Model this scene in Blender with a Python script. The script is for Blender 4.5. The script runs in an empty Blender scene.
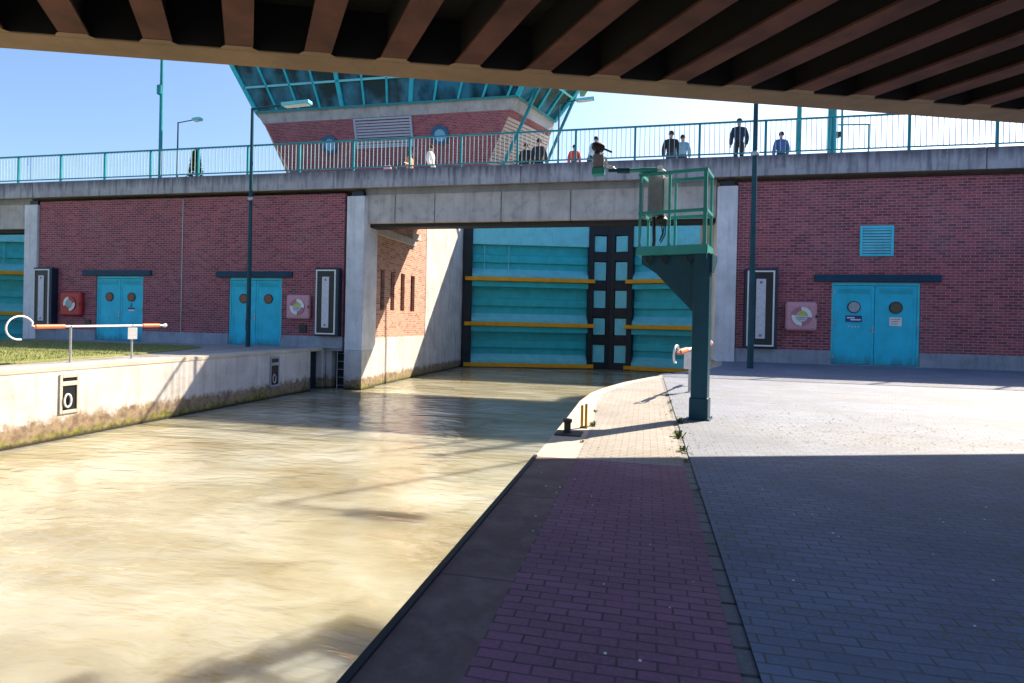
import bpy, bmesh, math, random
from mathutils import Vector, Matrix

random.seed(7)
S = bpy.context.scene
COL = S.collection
rad = math.radians

# ---------------------------------------------------------------- camera, light, exposure
cam_d = bpy.data.cameras.new('camera')
cam = bpy.data.objects.new('camera', cam_d)
COL.objects.link(cam)
cam_d.sensor_width = 36.0
cam_d.lens = 602.0 * 36.0 / 1024.0
cam_d.shift_y = -(341.5 - 324.7) / 1024.0
cam_d.clip_start, cam_d.clip_end = 0.05, 5000
CR = ((0.97579, 0.21766, 0.02140), (-0.02170, -0.00099, 0.99976), (-0.21763, 0.97602, -0.00375))
cam.matrix_world = Matrix(((CR[0][0], CR[1][0], -CR[2][0], 0.0),
                           (CR[0][1], CR[1][1], -CR[2][1], 0.0),
                           (CR[0][2], CR[1][2], -CR[2][2], 1.1),
                           (0, 0, 0, 1)))
S.camera = cam

SUN = Vector((0.72, 0.90, 1.0)).normalized()
ELEV = math.asin(SUN.z)
world = bpy.data.worlds.new('World')
S.world = world
world.use_nodes = True
wn = world.node_tree
wn.nodes.clear()
sky = wn.nodes.new('ShaderNodeTexSky')
sky.sky_type = 'NISHITA'
sky.sun_disc = False
sky.sun_elevation = ELEV
sky.sun_rotation = math.atan2(SUN.x, SUN.y)
sky.air_density, sky.dust_density, sky.ozone_density = 1.0, 2.0, 5.0
bg = wn.nodes.new('ShaderNodeBackground')
bg.inputs[1].default_value = 0.068
wo = wn.nodes.new('ShaderNodeOutputWorld')
wn.links.new(sky.outputs[0], bg.inputs[0])
wn.links.new(bg.outputs[0], wo.inputs[0])

sl = bpy.data.lights.new('sun', 'SUN')
sl.energy, sl.angle, sl.color = 4.0, rad(0.5), (1.0, 0.84, 0.61)
so = bpy.data.objects.new('sun', sl)
COL.objects.link(so)
so.rotation_euler = SUN.to_track_quat('Z', 'Y').to_euler()
so.location = (20, 20, 40)

S.view_settings.view_transform = 'Standard'
S.view_settings.look = 'None'
S.view_settings.exposure = 1.9
S.view_settings.gamma = 1.0

# ---------------------------------------------------------------- helpers
class MB:
    """collects shapes (world or local coordinates) into ONE mesh object"""
    def __init__(s):
        s.v, s.f = [], []
    def add(s, vs, fs):
        o = len(s.v)
        s.v += [tuple(p) for p in vs]
        s.f += [tuple(i + o for i in q) for q in fs]
        return s
    def box(s, x0, x1, y0, y1, z0, z1, M=None):
        vs = [Vector((x, y, z)) for z in (z0, z1) for y in (y0, y1) for x in (x0, x1)]
        if M is not None:
            vs = [M @ p for p in vs]
        return s.add(vs, [(0, 2, 3, 1), (4, 5, 7, 6), (0, 1, 5, 4), (2, 6, 7, 3), (0, 4, 6, 2), (1, 3, 7, 5)])
    def bar(s, a, b, w, h=None, up=(0, 0, 1)):
        """rectangular bar from a to b"""
        a, b = Vector(a), Vector(b)
        h = h or w
        d = (b - a).normalized()
        up = Vector(up)
        if abs(d.dot(up)) > 0.98:
            up = Vector((0, 1, 0))
        r = d.cross(up).normalized()
        u = r.cross(d)
        vs = [p + r * i * w / 2 + u * j * h / 2 for p in (a, b) for j in (-1, 1) for i in (-1, 1)]
        return s.add(vs, [(0, 2, 3, 1), (4, 5, 7, 6), (0, 1, 5, 4), (2, 6, 7, 3), (0, 4, 6, 2), (1, 3, 7, 5)])
    def tube(s, pts, r, n=10, cap=True):
        pts = [Vector(p) for p in pts]
        rs = r if isinstance(r, (list, tuple)) else [r] * len(pts)
        rings = []
        prev = None
        for i, p in enumerate(pts):
            d = (pts[min(i + 1, len(pts) - 1)] - pts[max(i - 1, 0)]).normalized()
            if prev is None:
                up = Vector((0, 0, 1)) if abs(d.z) < 0.95 else Vector((1, 0, 0))
                x = d.cross(up).normalized()
            else:
                x = (prev - d * prev.dot(d)).normalized()
            prev = x
            y = d.cross(x)
            rings.append([p + (x * math.cos(2 * math.pi * k / n) + y * math.sin(2 * math.pi * k / n)) * rs[i] for k in range(n)])
        vs = [q for rg in rings for q in rg]
        fs = []
        for i in range(len(rings) - 1):
            for k in range(n):
                a, b = i * n + k, i * n + (k + 1) % n
                fs.append((a, b, b + n, a + n))
        if cap:
            fs.append(tuple(reversed(range(n))))
            fs.append(tuple(range((len(rings) - 1) * n, len(rings) * n)))
        return s.add(vs, fs)
    def prism(s, poly, d):
        """closed 3D polygon extruded by vector d"""
        n = len(poly)
        a = [Vector(p) for p in poly]
        b = [p + Vector(d) for p in a]
        fs = [tuple(reversed(range(n))), tuple(range(n, 2 * n))]
        for i in range(n):
            j = (i + 1) % n
            fs.append((i, j, j + n, i + n))
        return s.add(a + b, fs)
    def lathe(s, c, prof, axis=(0, 0, 1), n=20):
        """prof: list of (radius, height along axis)"""
        c, ax = Vector(c), Vector(axis).normalized()
        x = ax.orthogonal().normalized()
        y = ax.cross(x)
        vs, fs = [], []
        for r, h in prof:
            for k in range(n):
                t = 2 * math.pi * k / n
                vs.append(c + ax * h + (x * math.cos(t) + y * math.sin(t)) * r)
        for i in range(len(prof) - 1):
            for k in range(n):
                a, b = i * n + k, i * n + (k + 1) % n
                fs.append((a, b, b + n, a + n))
        fs.append(tuple(reversed(range(n))))
        fs.append(tuple(range((len(prof) - 1) * n, len(prof) * n)))
        return s.add(vs, fs)
    def arc(s, c, r0, r1, a0, a1, axis_x, axis_y, th, n=16):
        """thick flat ring segment"""
        c, ax, ay = Vector(c), Vector(axis_x), Vector(axis_y)
        nz = ax.cross(ay).normalized() * th
        vs, fs = [], []
        for i in range(n + 1):
            t = a0 + (a1 - a0) * i / n
            d = ax * math.cos(t) + ay * math.sin(t)
            vs += [c + d * r0, c + d * r1, c + d * r1 + nz, c + d * r0 + nz]
        for i in range(n):
            o = i * 4
            for k in range(4):
                fs.append((o + k, o + (k + 1) % 4, o + 4 + (k + 1) % 4, o + 4 + k))
        if abs(abs(a1 - a0) - 2 * math.pi) > 1e-4:
            fs += [(0, 3, 2, 1), (n * 4, n * 4 + 1, n * 4 + 2, n * 4 + 3)]
        return s.add(vs, fs)
    def build(s, name, mat, parent=None, bevel=0.0, smooth=False, local=False, seg=2):
        root = parent
        while root is not None and root.parent is not None:
            root = root.parent
        vs = s.v
        if root is not None and not local:
            Mi = (Matrix.Translation(root.location) @ root.rotation_euler.to_matrix().to_4x4()).inverted()
            vs = [Mi @ Vector(p) for p in vs]
        me = bpy.data.meshes.new(name)
        me.from_pydata([tuple(p) for p in vs], [], s.f)
        bm = bmesh.new()
        bm.from_mesh(me)
        bmesh.ops.recalc_face_normals(bm, faces=bm.faces)
        bm.to_mesh(me)
        bm.free()
        if mat:
            me.materials.append(mat)
        if smooth:
            for p in me.polygons:
                p.use_smooth = True
            try:
                me.set_sharp_from_angle(angle=rad(40))
            except Exception:
                pass
        o = bpy.data.objects.new(name, me)
        COL.objects.link(o)
        if parent:
            o.parent = parent
        if bevel:
            b = o.modifiers.new('bevel', 'BEVEL')
            b.width, b.segments, b.limit_method, b.angle_limit = bevel, seg, 'ANGLE', rad(40)
        return o

def tag(o, label=None, cat=None, group=None, kind=None):
    if label: o['label'] = label
    if cat: o['category'] = cat
    if group: o['group'] = group
    if kind: o['kind'] = kind
    return o

def thing(name, label, cat, loc=(0, 0, 0), rotz=0.0, group=None):
    o = bpy.data.objects.new(name, None)
    COL.objects.link(o)
    o.empty_display_size = 0.3
    o.location = loc
    o.rotation_euler = (0, 0, rotz)
    return tag(o, label, cat, group)

def copy_tree(o, parent=None):
    c = o.copy()
    COL.objects.link(c)
    c.parent = parent
    for ch in list(o.children):
        copy_tree(ch, c)
    return c

# ---------------------------------------------------------------- materials
def new_mat(name):
    m = bpy.data.materials.new(name)
    m.use_nodes = True
    t = m.node_tree
    p = t.nodes['Principled BSDF']
    return m, t, p

def N(t, kind, **kw):
    n = t.nodes.new(kind)
    for k, v in kw.items():
        if k.startswith('i_'):
            key = k[2:]
            n.inputs[int(key) if key.isdigit() else key].default_value = v
        else:
            setattr(n, k, v)
    return n

def ramp(t, fac, stops):
    r = t.nodes.new('ShaderNodeValToRGB')
    e = r.color_ramp.elements
    while len(e) < len(stops):
        e.new(0.5)
    for q, (p, c) in zip(e, stops):
        q.position = p
        q.color = (*c, 1) if len(c) == 3 else c
    t.links.new(fac, r.inputs[0])
    return r.outputs[0]

def mixc(t, fac, a, b, mode='MIX'):
    m = t.nodes.new('ShaderNodeMix')
    m.data_type = 'RGBA'
    m.blend_type = mode
    for val, idx in ((fac, 0), (a, 6), (b, 7)):
        if hasattr(val, 'is_output'):
            t.links.new(val, m.inputs[idx])
        elif isinstance(val, (int, float)):
            m.inputs[idx].default_value = val
        else:
            m.inputs[idx].default_value = (*val, 1)
    return m.outputs[2]

def mth(t, op, a, b=None, clamp=False):
    m = t.nodes.new('ShaderNodeMath')
    m.operation = op
    m.use_clamp = clamp
    for i, v in enumerate((a, b)):
        if v is None: continue
        if hasattr(v, 'is_output'):
            t.links.new(v, m.inputs[i])
        else:
            m.inputs[i].default_value = v
    return m.outputs[0]

def pos(t):
    return t.nodes.new('ShaderNodeNewGeometry').outputs['Position']

def scaled(t, vec, sc, loc=(0, 0, 0)):
    m = t.nodes.new('ShaderNodeMapping')
    m.inputs['Scale'].default_value = sc
    m.inputs['Location'].default_value = loc
    t.links.new(vec, m.inputs[0])
    return m.outputs[0]

def noise(t, vec, scale, detail=4, rough=0.55):
    n = t.nodes.new('ShaderNodeTexNoise')
    n.inputs['Scale'].default_value = scale
    n.inputs['Detail'].default_value = detail
    n.inputs['Roughness'].default_value = rough
    t.links.new(vec, n.inputs['Vector'])
    return n.outputs[0]

def bump(t, p, h, strength=0.3, dist=0.01):
    b = t.nodes.new('ShaderNodeBump')
    b.inputs['Strength'].default_value = strength
    b.inputs['Distance'].default_value = dist
    t.links.new(h, b.inputs['Height'])
    t.links.new(b.outputs[0], p.inputs['Normal'])

def m_paint(name, col, rough=0.45, var=0.25, metal=0.0, dirt=0.35, dirtcol=(0.06, 0.05, 0.04), spec=0.25, low=None):
    m, t, p = new_mat(name)
    v = pos(t)
    n1 = noise(t, v, 2.2, 5)
    n2 = noise(t, scaled(t, v, (9, 9, 1.3)), 1.0, 4)
    lo = tuple(c * (1 - var) for c in col)
    hi = tuple(min(1, c * (1 + var * 0.6)) for c in col)
    c = ramp(t, n1, [(0.3, lo), (0.7, hi)])
    f = mth(t, 'MULTIPLY', ramp(t, n2, [(0.56, (0, 0, 0)), (0.8, (1, 1, 1))]), dirt)
    c = mixc(t, f, c, dirtcol)
    if low:      # splashed dirt or scum low down, ragged
        sx = t.nodes.new('ShaderNodeSeparateXYZ'); t.links.new(v, sx.inputs[0])
        mr = N(t, 'ShaderNodeMapRange', i_1=low[1], i_2=low[0])
        t.links.new(mth(t, 'ADD', sx.outputs[2], mth(t, 'MULTIPLY', mth(t, 'SUBTRACT', noise(t, scaled(t, v, (5, 5, 1.2)), 1.0, 6, 0.65), 0.45), 0.8)), mr.inputs[0])
        c = mixc(t, mth(t, 'MULTIPLY', mr.outputs[0], 0.6), c, (0.05, 0.055, 0.045))
    t.links.new(c, p.inputs['Base Color'])
    p.inputs['Roughness'].default_value = rough
    p.inputs['Metallic'].default_value = metal
    bump(t, p, noise(t, v, 30, 3), 0.08, 0.004)
    p.inputs['Specular IOR Level'].default_value = spec
    return m

def m_plain(name, col, rough=0.5, metal=0.0):
    m, t, p = new_mat(name)
    v = pos(t)
    c = ramp(t, noise(t, v, 14, 3), [(0.3, tuple(x * 0.85 for x in col)), (0.7, tuple(min(1, x * 1.08) for x in col))])
    t.links.new(c, p.inputs['Base Color'])
    p.inputs['Roughness'].default_value = rough
    p.inputs['Metallic'].default_value = metal
    return m

def m_concrete(name, col, stain=0.5, streak=0.6, scum=None, boards=False, top=None, stain_col=(0.07, 0.065, 0.06)):
    m, t, p = new_mat(name)
    v = pos(t)
    c = ramp(t, noise(t, v, 1.1, 6, 0.6), [(0.3, tuple(x * 0.74 for x in col)), (0.72, tuple(min(1, x * 1.12) for x in col))])
    # blotches
    f = mth(t, 'MULTIPLY', ramp(t, noise(t, v, 3.2, 6, 0.65), [(0.52, (0, 0, 0)), (0.74, (1, 1, 1))]), stain)
    c = mixc(t, f, c, stain_col)
    # run-off streaks
    f = mth(t, 'MULTIPLY', ramp(t, noise(t, scaled(t, v, (5.5, 5.5, 0.35)), 1.0, 5, 0.6), [(0.5, (0, 0, 0)), (0.72, (1, 1, 1))]), streak)
    c = mixc(t, f, c, tuple(x * 0.9 for x in stain_col))
    if top:
        sx = t.nodes.new('ShaderNodeSeparateXYZ'); t.links.new(v, sx.inputs[0])
        mr = N(t, 'ShaderNodeMapRange', i_1=top[0], i_2=top[1])
        t.links.new(mth(t, 'ADD', sx.outputs[2], mth(t, 'MULTIPLY', mth(t, 'SUBTRACT', noise(t, scaled(t, v, (7, 7, 0.5)), 1.0, 4), 0.5), 0.9)), mr.inputs[0])
        c = mixc(t, mth(t, 'MULTIPLY', mr.outputs[0], 0.75), c, stain_col)
    # fine specks and pits
    f = ramp(t, noise(t, v, 42, 2), [(0.66, (0, 0, 0)), (0.72, (1, 1, 1))])
    c = mixc(t, mth(t, 'MULTIPLY', f, 0.45), c, tuple(x * 0.35 for x in col))
    h = noise(t, v, 26, 5, 0.7)
    if boards:
        sx = t.nodes.new('ShaderNodeSeparateXYZ'); t.links.new(v, sx.inputs[0])
        zz = mth(t, 'FRACT', mth(t, 'MULTIPLY', sx.outputs[2], 1.9))
        g = ramp(t, zz, [(0.0, (1, 1, 1)), (0.03, (0, 0, 0))])
        c = mixc(t, mth(t, 'MULTIPLY', g, 0.35), c, tuple(x * 0.5 for x in col))
    if scum:
        z0, z1 = scum            # growth at the water line, ragged upper edge
        sx = t.nodes.new('ShaderNodeSeparateXYZ'); t.links.new(v, sx.inputs[0])
        rag = mth(t, 'MULTIPLY', mth(t, 'SUBTRACT', noise(t, scaled(t, v, (2.6, 2.6, 2)), 1.5, 8, 0.72), 0.5), 0.75)
        zz = mth(t, 'ADD', sx.outputs[2], rag)
        mr = N(t, 'ShaderNodeMapRange', i_1=z1, i_2=z0)
        t.links.new(zz, mr.inputs[0])
        mud = ramp(t, noise(t, v, 5, 5), [(0.35, (0.08, 0.042, 0.02)), (0.55, (0.22, 0.155, 0.085)), (0.7, (0.10, 0.06, 0.03))])
        c = mixc(t, ramp(t, mr.outputs[0], [(0.1, (0, 0, 0)), (0.35, (0.9, 0.9, 0.9))]), c, mud)
        moss = ramp(t, noise(t, v, 9, 4), [(0.35, (0.03, 0.035, 0.008)), (0.65, (0.20, 0.20, 0.02))])
        mf = mth(t, 'MULTIPLY', ramp(t, mr.outputs[0], [(0.6, (0, 0, 0)), (0.85, (1, 1, 1))]),
                 ramp(t, noise(t, scaled(t, v, (0.5, 0.5, 0.5)), 1.0, 4), [(0.32, (0, 0, 0)), (0.5, (1, 1, 1))]))
        c = mixc(t, mf, c, moss)
        wet = N(t, 'ShaderNodeMapRange', i_1=z0 + 0.10, i_2=z0 + 0.03)
        t.links.new(mth(t, 'ADD', sx.outputs[2], mth(t, 'MULTIPLY', rag, 0.12)), wet.inputs[0])
        c = mixc(t, wet.outputs[0], c, (0.018, 0.014, 0.01))
    t.links.new(c, p.inputs['Base Color'])
    p.inputs['Roughness'].default_value = 0.85
    bump(t, p, h, 0.35, 0.012)
    return m

def m_brick(name, a, b, mortar, axis='wall', bw=0.25, rh=0.085, mort=0.011, dark=(0.035, 0.016, 0.022), bstr=0.5):
    m, t, p = new_mat(name)
    v = pos(t)
    sx = t.nodes.new('ShaderNodeSeparateXYZ'); t.links.new(v, sx.inputs[0])
    cb = t.nodes.new('ShaderNodeCombineXYZ')
    if axis == 'wall':
        t.links.new(mth(t, 'ADD', sx.outputs[0], sx.outputs[1]), cb.inputs[0])
        t.links.new(sx.outputs[2], cb.inputs[1])
    else:
        t.links.new(sx.outputs[0], cb.inputs[0]); t.links.new(sx.outputs[1], cb.inputs[1])
    br = t.nodes.new('ShaderNodeTexBrick')
    br.inputs['Scale'].default_value = 1.0
    br.inputs['Brick Width'].default_value = bw
    br.inputs['Row Height'].default_value = rh
    br.inputs['Mortar Size'].default_value = mort
    br.inputs['Mortar Smooth'].default_value = 0.25
    br.inputs['Bias'].default_value = -0.1
    br.inputs['Color1'].default_value = (0, 0, 0, 1)
    br.inputs['Color2'].default_value = (1, 1, 1, 1)
    br.inputs['Mortar'].default_value = (0.5, 0.5, 0.5, 1)
    wob = t.nodes.new('ShaderNodeVectorMath'); wob.operation = 'ADD'
    nz = t.nodes.new('ShaderNodeTexNoise'); nz.inputs['Scale'].default_value = 3.0
    t.links.new(v, nz.inputs['Vector'])
    sc = t.nodes.new('ShaderNodeVectorMath'); sc.operation = 'SCALE'; sc.inputs[3].default_value = 0.008
    t.links.new(nz.outputs[1], sc.inputs[0])
    t.links.new(cb.outputs[0], wob.inputs[0]); t.links.new(sc.outputs[0], wob.inputs[1])
    t.links.new(wob.outputs[0], br.inputs['Vector'])
    c = ramp(t, br.outputs[0], [(0.0, dark), (0.22, b), (0.6, a), (1.0, tuple(min(1, x * 1.25) for x in a))])
    c = mixc(t, ramp(t, noise(t, v, 18, 5), [(0.4, (0, 0, 0)), (0.75, (0.6, 0.6, 0.6))]), c, tuple(x * 0.6 for x in b))
    c = mixc(t, mth(t, 'MULTIPLY', ramp(t, noise(t, v, 0.8, 5), [(0.45, (0, 0, 0)), (0.75, (1, 1, 1))]), 0.25), c, tuple(0.5 * x + 0.04 for x in mortar))
    c = mixc(t, mth(t, 'MULTIPLY', ramp(t, noise(t, scaled(t, v, (0.9, 0.9, 0.22)), 1.0, 6, 0.6), [(0.42, (0, 0, 0)), (0.68, (1, 1, 1))]), 0.45), c, tuple(x * 0.55 for x in b))
    c = mixc(t, mth(t, 'MULTIPLY', ramp(t, noise(t, scaled(t, v, (2.2, 2.2, 0.7), (3, 1, 2)), 1.0, 7, 0.7), [(0.6, (0, 0, 0)), (0.75, (1, 1, 1))]), 0.22), c, tuple(0.5 * x + 0.12 for x in mortar))
    mc = ramp(t, noise(t, v, 7, 4), [(0.3, tuple(x * 0.7 for x in mortar)), (0.7, mortar)])
    c = mixc(t, br.outputs[1], c, mc)
    t.links.new(c, p.inputs['Base Color'])
    p.inputs['Roughness'].default_value = 0.8
    h = mth(t, 'ADD', mth(t, 'MULTIPLY', br.outputs[1], -1.0), mth(t, 'MULTIPLY', noise(t, v, 40, 4), 0.35))
    bump(t, p, h, bstr, 0.01)
    return m

def m_paving(name, a, b, joint, bw, rh, mort, moss=0.0, alt=None):
    """ground pavers with worn and mossy joints"""
    m, t, p = new_mat(name)
    v = pos(t)
    br = t.nodes.new('ShaderNodeTexBrick')
    for k, x in (('Scale', 1.0), ('Brick Width', bw), ('Row Height', rh), ('Mortar Size', mort), ('Mortar Smooth', 0.3), ('Bias', 0.0)):
        br.inputs[k].default_value = x
    br.inputs['Color1'].default_value = (0, 0, 0, 1); br.inputs['Color2'].default_value = (1, 1, 1, 1)
    br.inputs['Mortar'].default_value = (0.5, 0.5, 0.5, 1)
    nz = t.nodes.new('ShaderNodeTexNoise'); nz.inputs['Scale'].default_value = 6.0
    t.links.new(v, nz.inputs['Vector'])
    sc = t.nodes.new('ShaderNodeVectorMath'); sc.operation = 'SCALE'; sc.inputs[3].default_value = 0.012
    t.links.new(nz.outputs[1], sc.inputs[0])
    wob = t.nodes.new('ShaderNodeVectorMath'); wob.operation = 'ADD'
    t.links.new(v, wob.inputs[0]); t.links.new(sc.outputs[0], wob.inputs[1])
    t.links.new(wob.outputs[0], br.inputs['Vector'])
    c = ramp(t, br.outputs[0], [(0.0, b), (1.0, a)])
    c = mixc(t, ramp(t, noise(t, v, 0.9, 6, 0.6), [(0.38, (0, 0, 0)), (0.7, (0.75, 0.75, 0.75))]), c, tuple(x * 0.6 for x in b))
    c = mixc(t, ramp(t, noise(t, v, 60, 3), [(0.45, (0, 0, 0)), (0.8, (0.5, 0.5, 0.5))]), c, tuple(min(1, x * 1.25) for x in a))
    if alt:
        c = mixc(t, ramp(t, noise(t, scaled(t, v, (0.5, 1.3, 1)), 1.0, 7, 0.65), [(0.52, (0, 0, 0)), (0.68, (0.7, 0.7, 0.7))]), c, alt)
    jf = mth(t, 'MULTIPLY', br.outputs[1], ramp(t, noise(t, v, 8, 3), [(0.3, (0.45, 0.45, 0.45)), (0.65, (1, 1, 1))]))
    c = mixc(t, jf, c, joint)
    if moss:
        # sandy, weedy patches where litter and moss collect
        f = ramp(t, noise(t, scaled(t, v, (0.35, 0.8, 1), (0.4, 0.1, 0)), 1.0, 3), [(0.42, (0, 0, 0)), (0.6, (1, 1, 1))])
        g = ramp(t, noise(t, v, 17, 6, 0.7), [(0.52, (0, 0, 0)), (0.62, (1, 1, 1))])
        c = mixc(t, mth(t, 'MULTIPLY', mth(t, 'MULTIPLY', f, g), moss), c, (0.15, 0.12, 0.06))
    t.links.new(c, p.inputs['Base Color'])
    p.inputs['Roughness'].default_value = 0.8
    h = mth(t, 'ADD', mth(t, 'MULTIPLY', br.outputs[1], -1.0), mth(t, 'MULTIPLY', noise(t, v, 45, 4), 0.4))
    bump(t, p, h, 0.55, 0.008)
    return m

def m_water():
    m, t, p = new_mat('muddy_water')
    v = pos(t)
    warp = t.nodes.new('ShaderNodeTexNoise'); warp.inputs['Scale'].default_value = 0.45; warp.inputs['Detail'].default_value = 3
    t.links.new(v, warp.inputs['Vector'])
    sc = t.nodes.new('ShaderNodeVectorMath'); sc.operation = 'SCALE'; sc.inputs[3].default_value = 2.2
    t.links.new(warp.outputs[1], sc.inputs[0])
    ad = t.nodes.new('ShaderNodeVectorMath'); ad.operation = 'ADD'
    t.links.new(scaled(t, v, (0.6, 1.2, 1)), ad.inputs[0]); t.links.new(sc.outputs[0], ad.inputs[1])
    silt = noise(t, ad.outputs[0], 0.6, 5, 0.55)
    c = ramp(t, silt, [(0.3, (0.25, 0.22, 0.14)), (0.48, (0.33, 0.315, 0.235)), (0.62, (0.39, 0.385, 0.32)), (0.75, (0.45, 0.45, 0.41))])
    t.links.new(c, p.inputs['Base Color'])
    p.inputs['Roughness'].default_value = 0.06
    p.inputs['IOR'].default_value = 1.42
    p.inputs['Specular IOR Level'].default_value = 0.75
    p.inputs['Subsurface Weight'].default_value = 1.0
    p.inputs['Subsurface Radius'].default_value = (1.0, 0.85, 0.6)
    p.inputs['Subsurface Scale'].default_value = 2.2
    # long swell, cross chop and fine ripples, all dragged by the current
    h1 = noise(t, ad.outputs[0], 1.1, 2, 0.5)
    ad2 = t.nodes.new('ShaderNodeVectorMath'); ad2.operation = 'ADD'
    t.links.new(scaled(t, v, (1.4, 3.6, 1)), ad2.inputs[0]); t.links.new(sc.outputs[0], ad2.inputs[1])
    h2 = noise(t, ad2.outputs[0], 1.6, 3, 0.5)
    h3 = noise(t, ad2.outputs[0], 6.0, 2, 0.5)
    h = mth(t, 'ADD', mth(t, 'ADD', h1, mth(t, 'MULTIPLY', h2, 0.30)), mth(t, 'MULTIPLY', h3, 0.045))
    bump(t, p, h, 1.0, 0.075)
    return m

def m_glass(name, col, rough=0.06):
    m, t, p = new_mat(name)
    v = pos(t)
    c = ramp(t, noise(t, scaled(t, v, (0.7, 0.7, 0.5)), 1.0, 3), [(0.40, tuple(x * 0.2 for x in col)), (0.6, col)])  # blue blotches put into the colour stand in for reflections
    t.links.new(c, p.inputs['Base Color'])
    p.inputs['Roughness'].default_value = rough
    p.inputs['Specular IOR Level'].default_value = 0.15
    return m

def m_grass():
    m, t, p = new_mat('lawn')
    v = pos(t)
    c = ramp(t, noise(t, v, 2.4, 6, 0.7), [(0.3, (0.12, 0.15, 0.035)), (0.5, (0.21, 0.235, 0.07)), (0.72, (0.32, 0.29, 0.14))])
    c = mixc(t, ramp(t, noise(t, v, 30, 4), [(0.4, (0, 0, 0)), (0.7, (0.6, 0.6, 0.6))]), c, (0.10, 0.13, 0.025))
    t.links.new(c, p.inputs['Base Color'])
    p.inputs['Roughness'].default_value = 0.9
    bump(t, p, noise(t, v, 40, 4), 0.8, 0.03)
    return m

M = {}
M['brick'] = m_brick('red_brick', (0.36, 0.078, 0.095), (0.27, 0.055, 0.075), (0.44, 0.28, 0.32), mort=0.009, dark=(0.17, 0.036, 0.055))
M['brick_bright'] = m_brick('orange_brick', (0.50, 0.235, 0.175), (0.42, 0.19, 0.14), (0.54, 0.45, 0.40), dark=(0.25, 0.08, 0.05))
M['fascia'] = m_concrete('stained_fascia_concrete', (0.40, 0.40, 0.45), stain=0.4, streak=0.8, top=(6.15, 6.5), stain_col=(0.06, 0.06, 0.085))
M['beam'] = m_concrete('beam_concrete', (0.50, 0.47, 0.46), stain=0.4, streak=0.3)
M['pillar'] = m_concrete('pillar_concrete', (0.68, 0.69, 0.74), stain=0.15, streak=0.25)
M['plinth'] = m_concrete('plinth_concrete', (0.32, 0.35, 0.42), stain=0.3, streak=0.3)
M['quay'] = m_concrete('quay_concrete', (0.52, 0.50, 0.51), stain=0.25, streak=0.35, scum=(-1.5, -0.92), boards=True, stain_col=(0.2, 0.18, 0.16))
M['chamber'] = m_concrete('chamber_concrete', (0.54, 0.53, 0.54), stain=0.25, streak=0.4, scum=(-1.5, -0.95), stain_col=(0.13, 0.12, 0.12))
M['coping'] = m_concrete('coping_concrete', (0.47, 0.42, 0.37), stain=0.25, streak=0.0, stain_col=(0.2, 0.17, 0.14))
M['shadecoping'] = m_concrete('shaded_coping', (0.17, 0.115, 0.115), stain=0.5, streak=0.0, stain_col=(0.045, 0.035, 0.035))  # coping copy coloured darker where the overhead bridge shades it
_t = M['shadecoping'].node_tree
_p = _t.nodes['Principled BSDF']
_b = _p.inputs['Base Color'].links[0].from_socket
_x = _t.nodes.new('ShaderNodeSeparateXYZ'); _t.links.new(pos(_t), _x.inputs[0])
_f = ramp(_t, mth(_t, 'FRACT', mth(_t, 'ADD', mth(_t, 'MULTIPLY', _x.outputs[1], 0.8), mth(_t, 'MULTIPLY', noise(_t, pos(_t), 9, 4), 0.012))), [(0.0, (1, 1, 1)), (0.014, (0, 0, 0))])
_c = mixc(_t, ramp(_t, noise(_t, pos(_t), 5.5, 7, 0.7), [(0.45, (0, 0, 0)), (0.7, (0.7, 0.7, 0.7))]), _b, (0.26, 0.20, 0.19))
_t.links.new(mixc(_t, mth(_t, 'MULTIPLY', _f, 0.85), _c, (0.02, 0.015, 0.012)), _p.inputs['Base Color'])
M['tower_concrete'] = m_concrete('tower_concrete', (0.42, 0.42, 0.44), stain=0.2, streak=0.3)
M['overhead'] = m_concrete('overhead_edge_concrete', (0.19, 0.128, 0.08), stain=0.3, streak=0.0)
M['rib'] = m_paint('rust_brown_rib', (0.085, 0.033, 0.026), 0.75, 0.45, dirt=0.5, dirtcol=(0.03, 0.018, 0.014))
M['soffit_shade'] = m_plain('shade_black_soffit', (0.006, 0.0055, 0.0055), 0.9)  # near-black colour paints in the shade between the overhead ribs
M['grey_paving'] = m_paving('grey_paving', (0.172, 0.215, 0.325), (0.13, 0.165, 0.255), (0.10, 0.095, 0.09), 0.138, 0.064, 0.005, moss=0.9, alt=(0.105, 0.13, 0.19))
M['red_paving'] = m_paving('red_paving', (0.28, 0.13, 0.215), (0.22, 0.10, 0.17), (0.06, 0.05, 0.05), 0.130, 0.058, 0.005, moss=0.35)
M['sun_paving'] = m_paving('sunlit_paving', (0.31, 0.295, 0.305), (0.25, 0.24, 0.25), (0.12, 0.11, 0.08), 0.130, 0.058, 0.005, moss=0.8)  # pale copy of the red paving, lightened where the sun falls
M['gutter'] = m_paving('gutter_stone', (0.20, 0.21, 0.23), (0.15, 0.155, 0.17), (0.02, 0.02, 0.02), 0.2, 0.17, 0.012)
M['asphalt'] = m_plain('asphalt', (0.06, 0.06, 0.062), 0.9)
M['path'] = m_paving('pale_path', (0.36, 0.34, 0.33), (0.30, 0.285, 0.28), (0.15, 0.14, 0.12), 0.2, 0.1, 0.006, moss=0.3)
M['water'] = m_water()
M['lawn'] = m_grass()
M['gate'] = m_paint('gate_teal', (0.02, 0.43, 0.54), 0.42, 0.16, dirt=0.3, dirtcol=(0.03, 0.07, 0.07), low=(-1.5, -0.6))
M['gate_light'] = m_paint('gate_skylit_teal', (0.15, 0.58, 0.70), 0.4, 0.12, dirt=0.25, dirtcol=(0.05, 0.10, 0.10))
M['gate_dark'] = m_paint('gate_black', (0.012, 0.02, 0.03), 0.5, 0.2, dirt=0.1)
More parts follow.
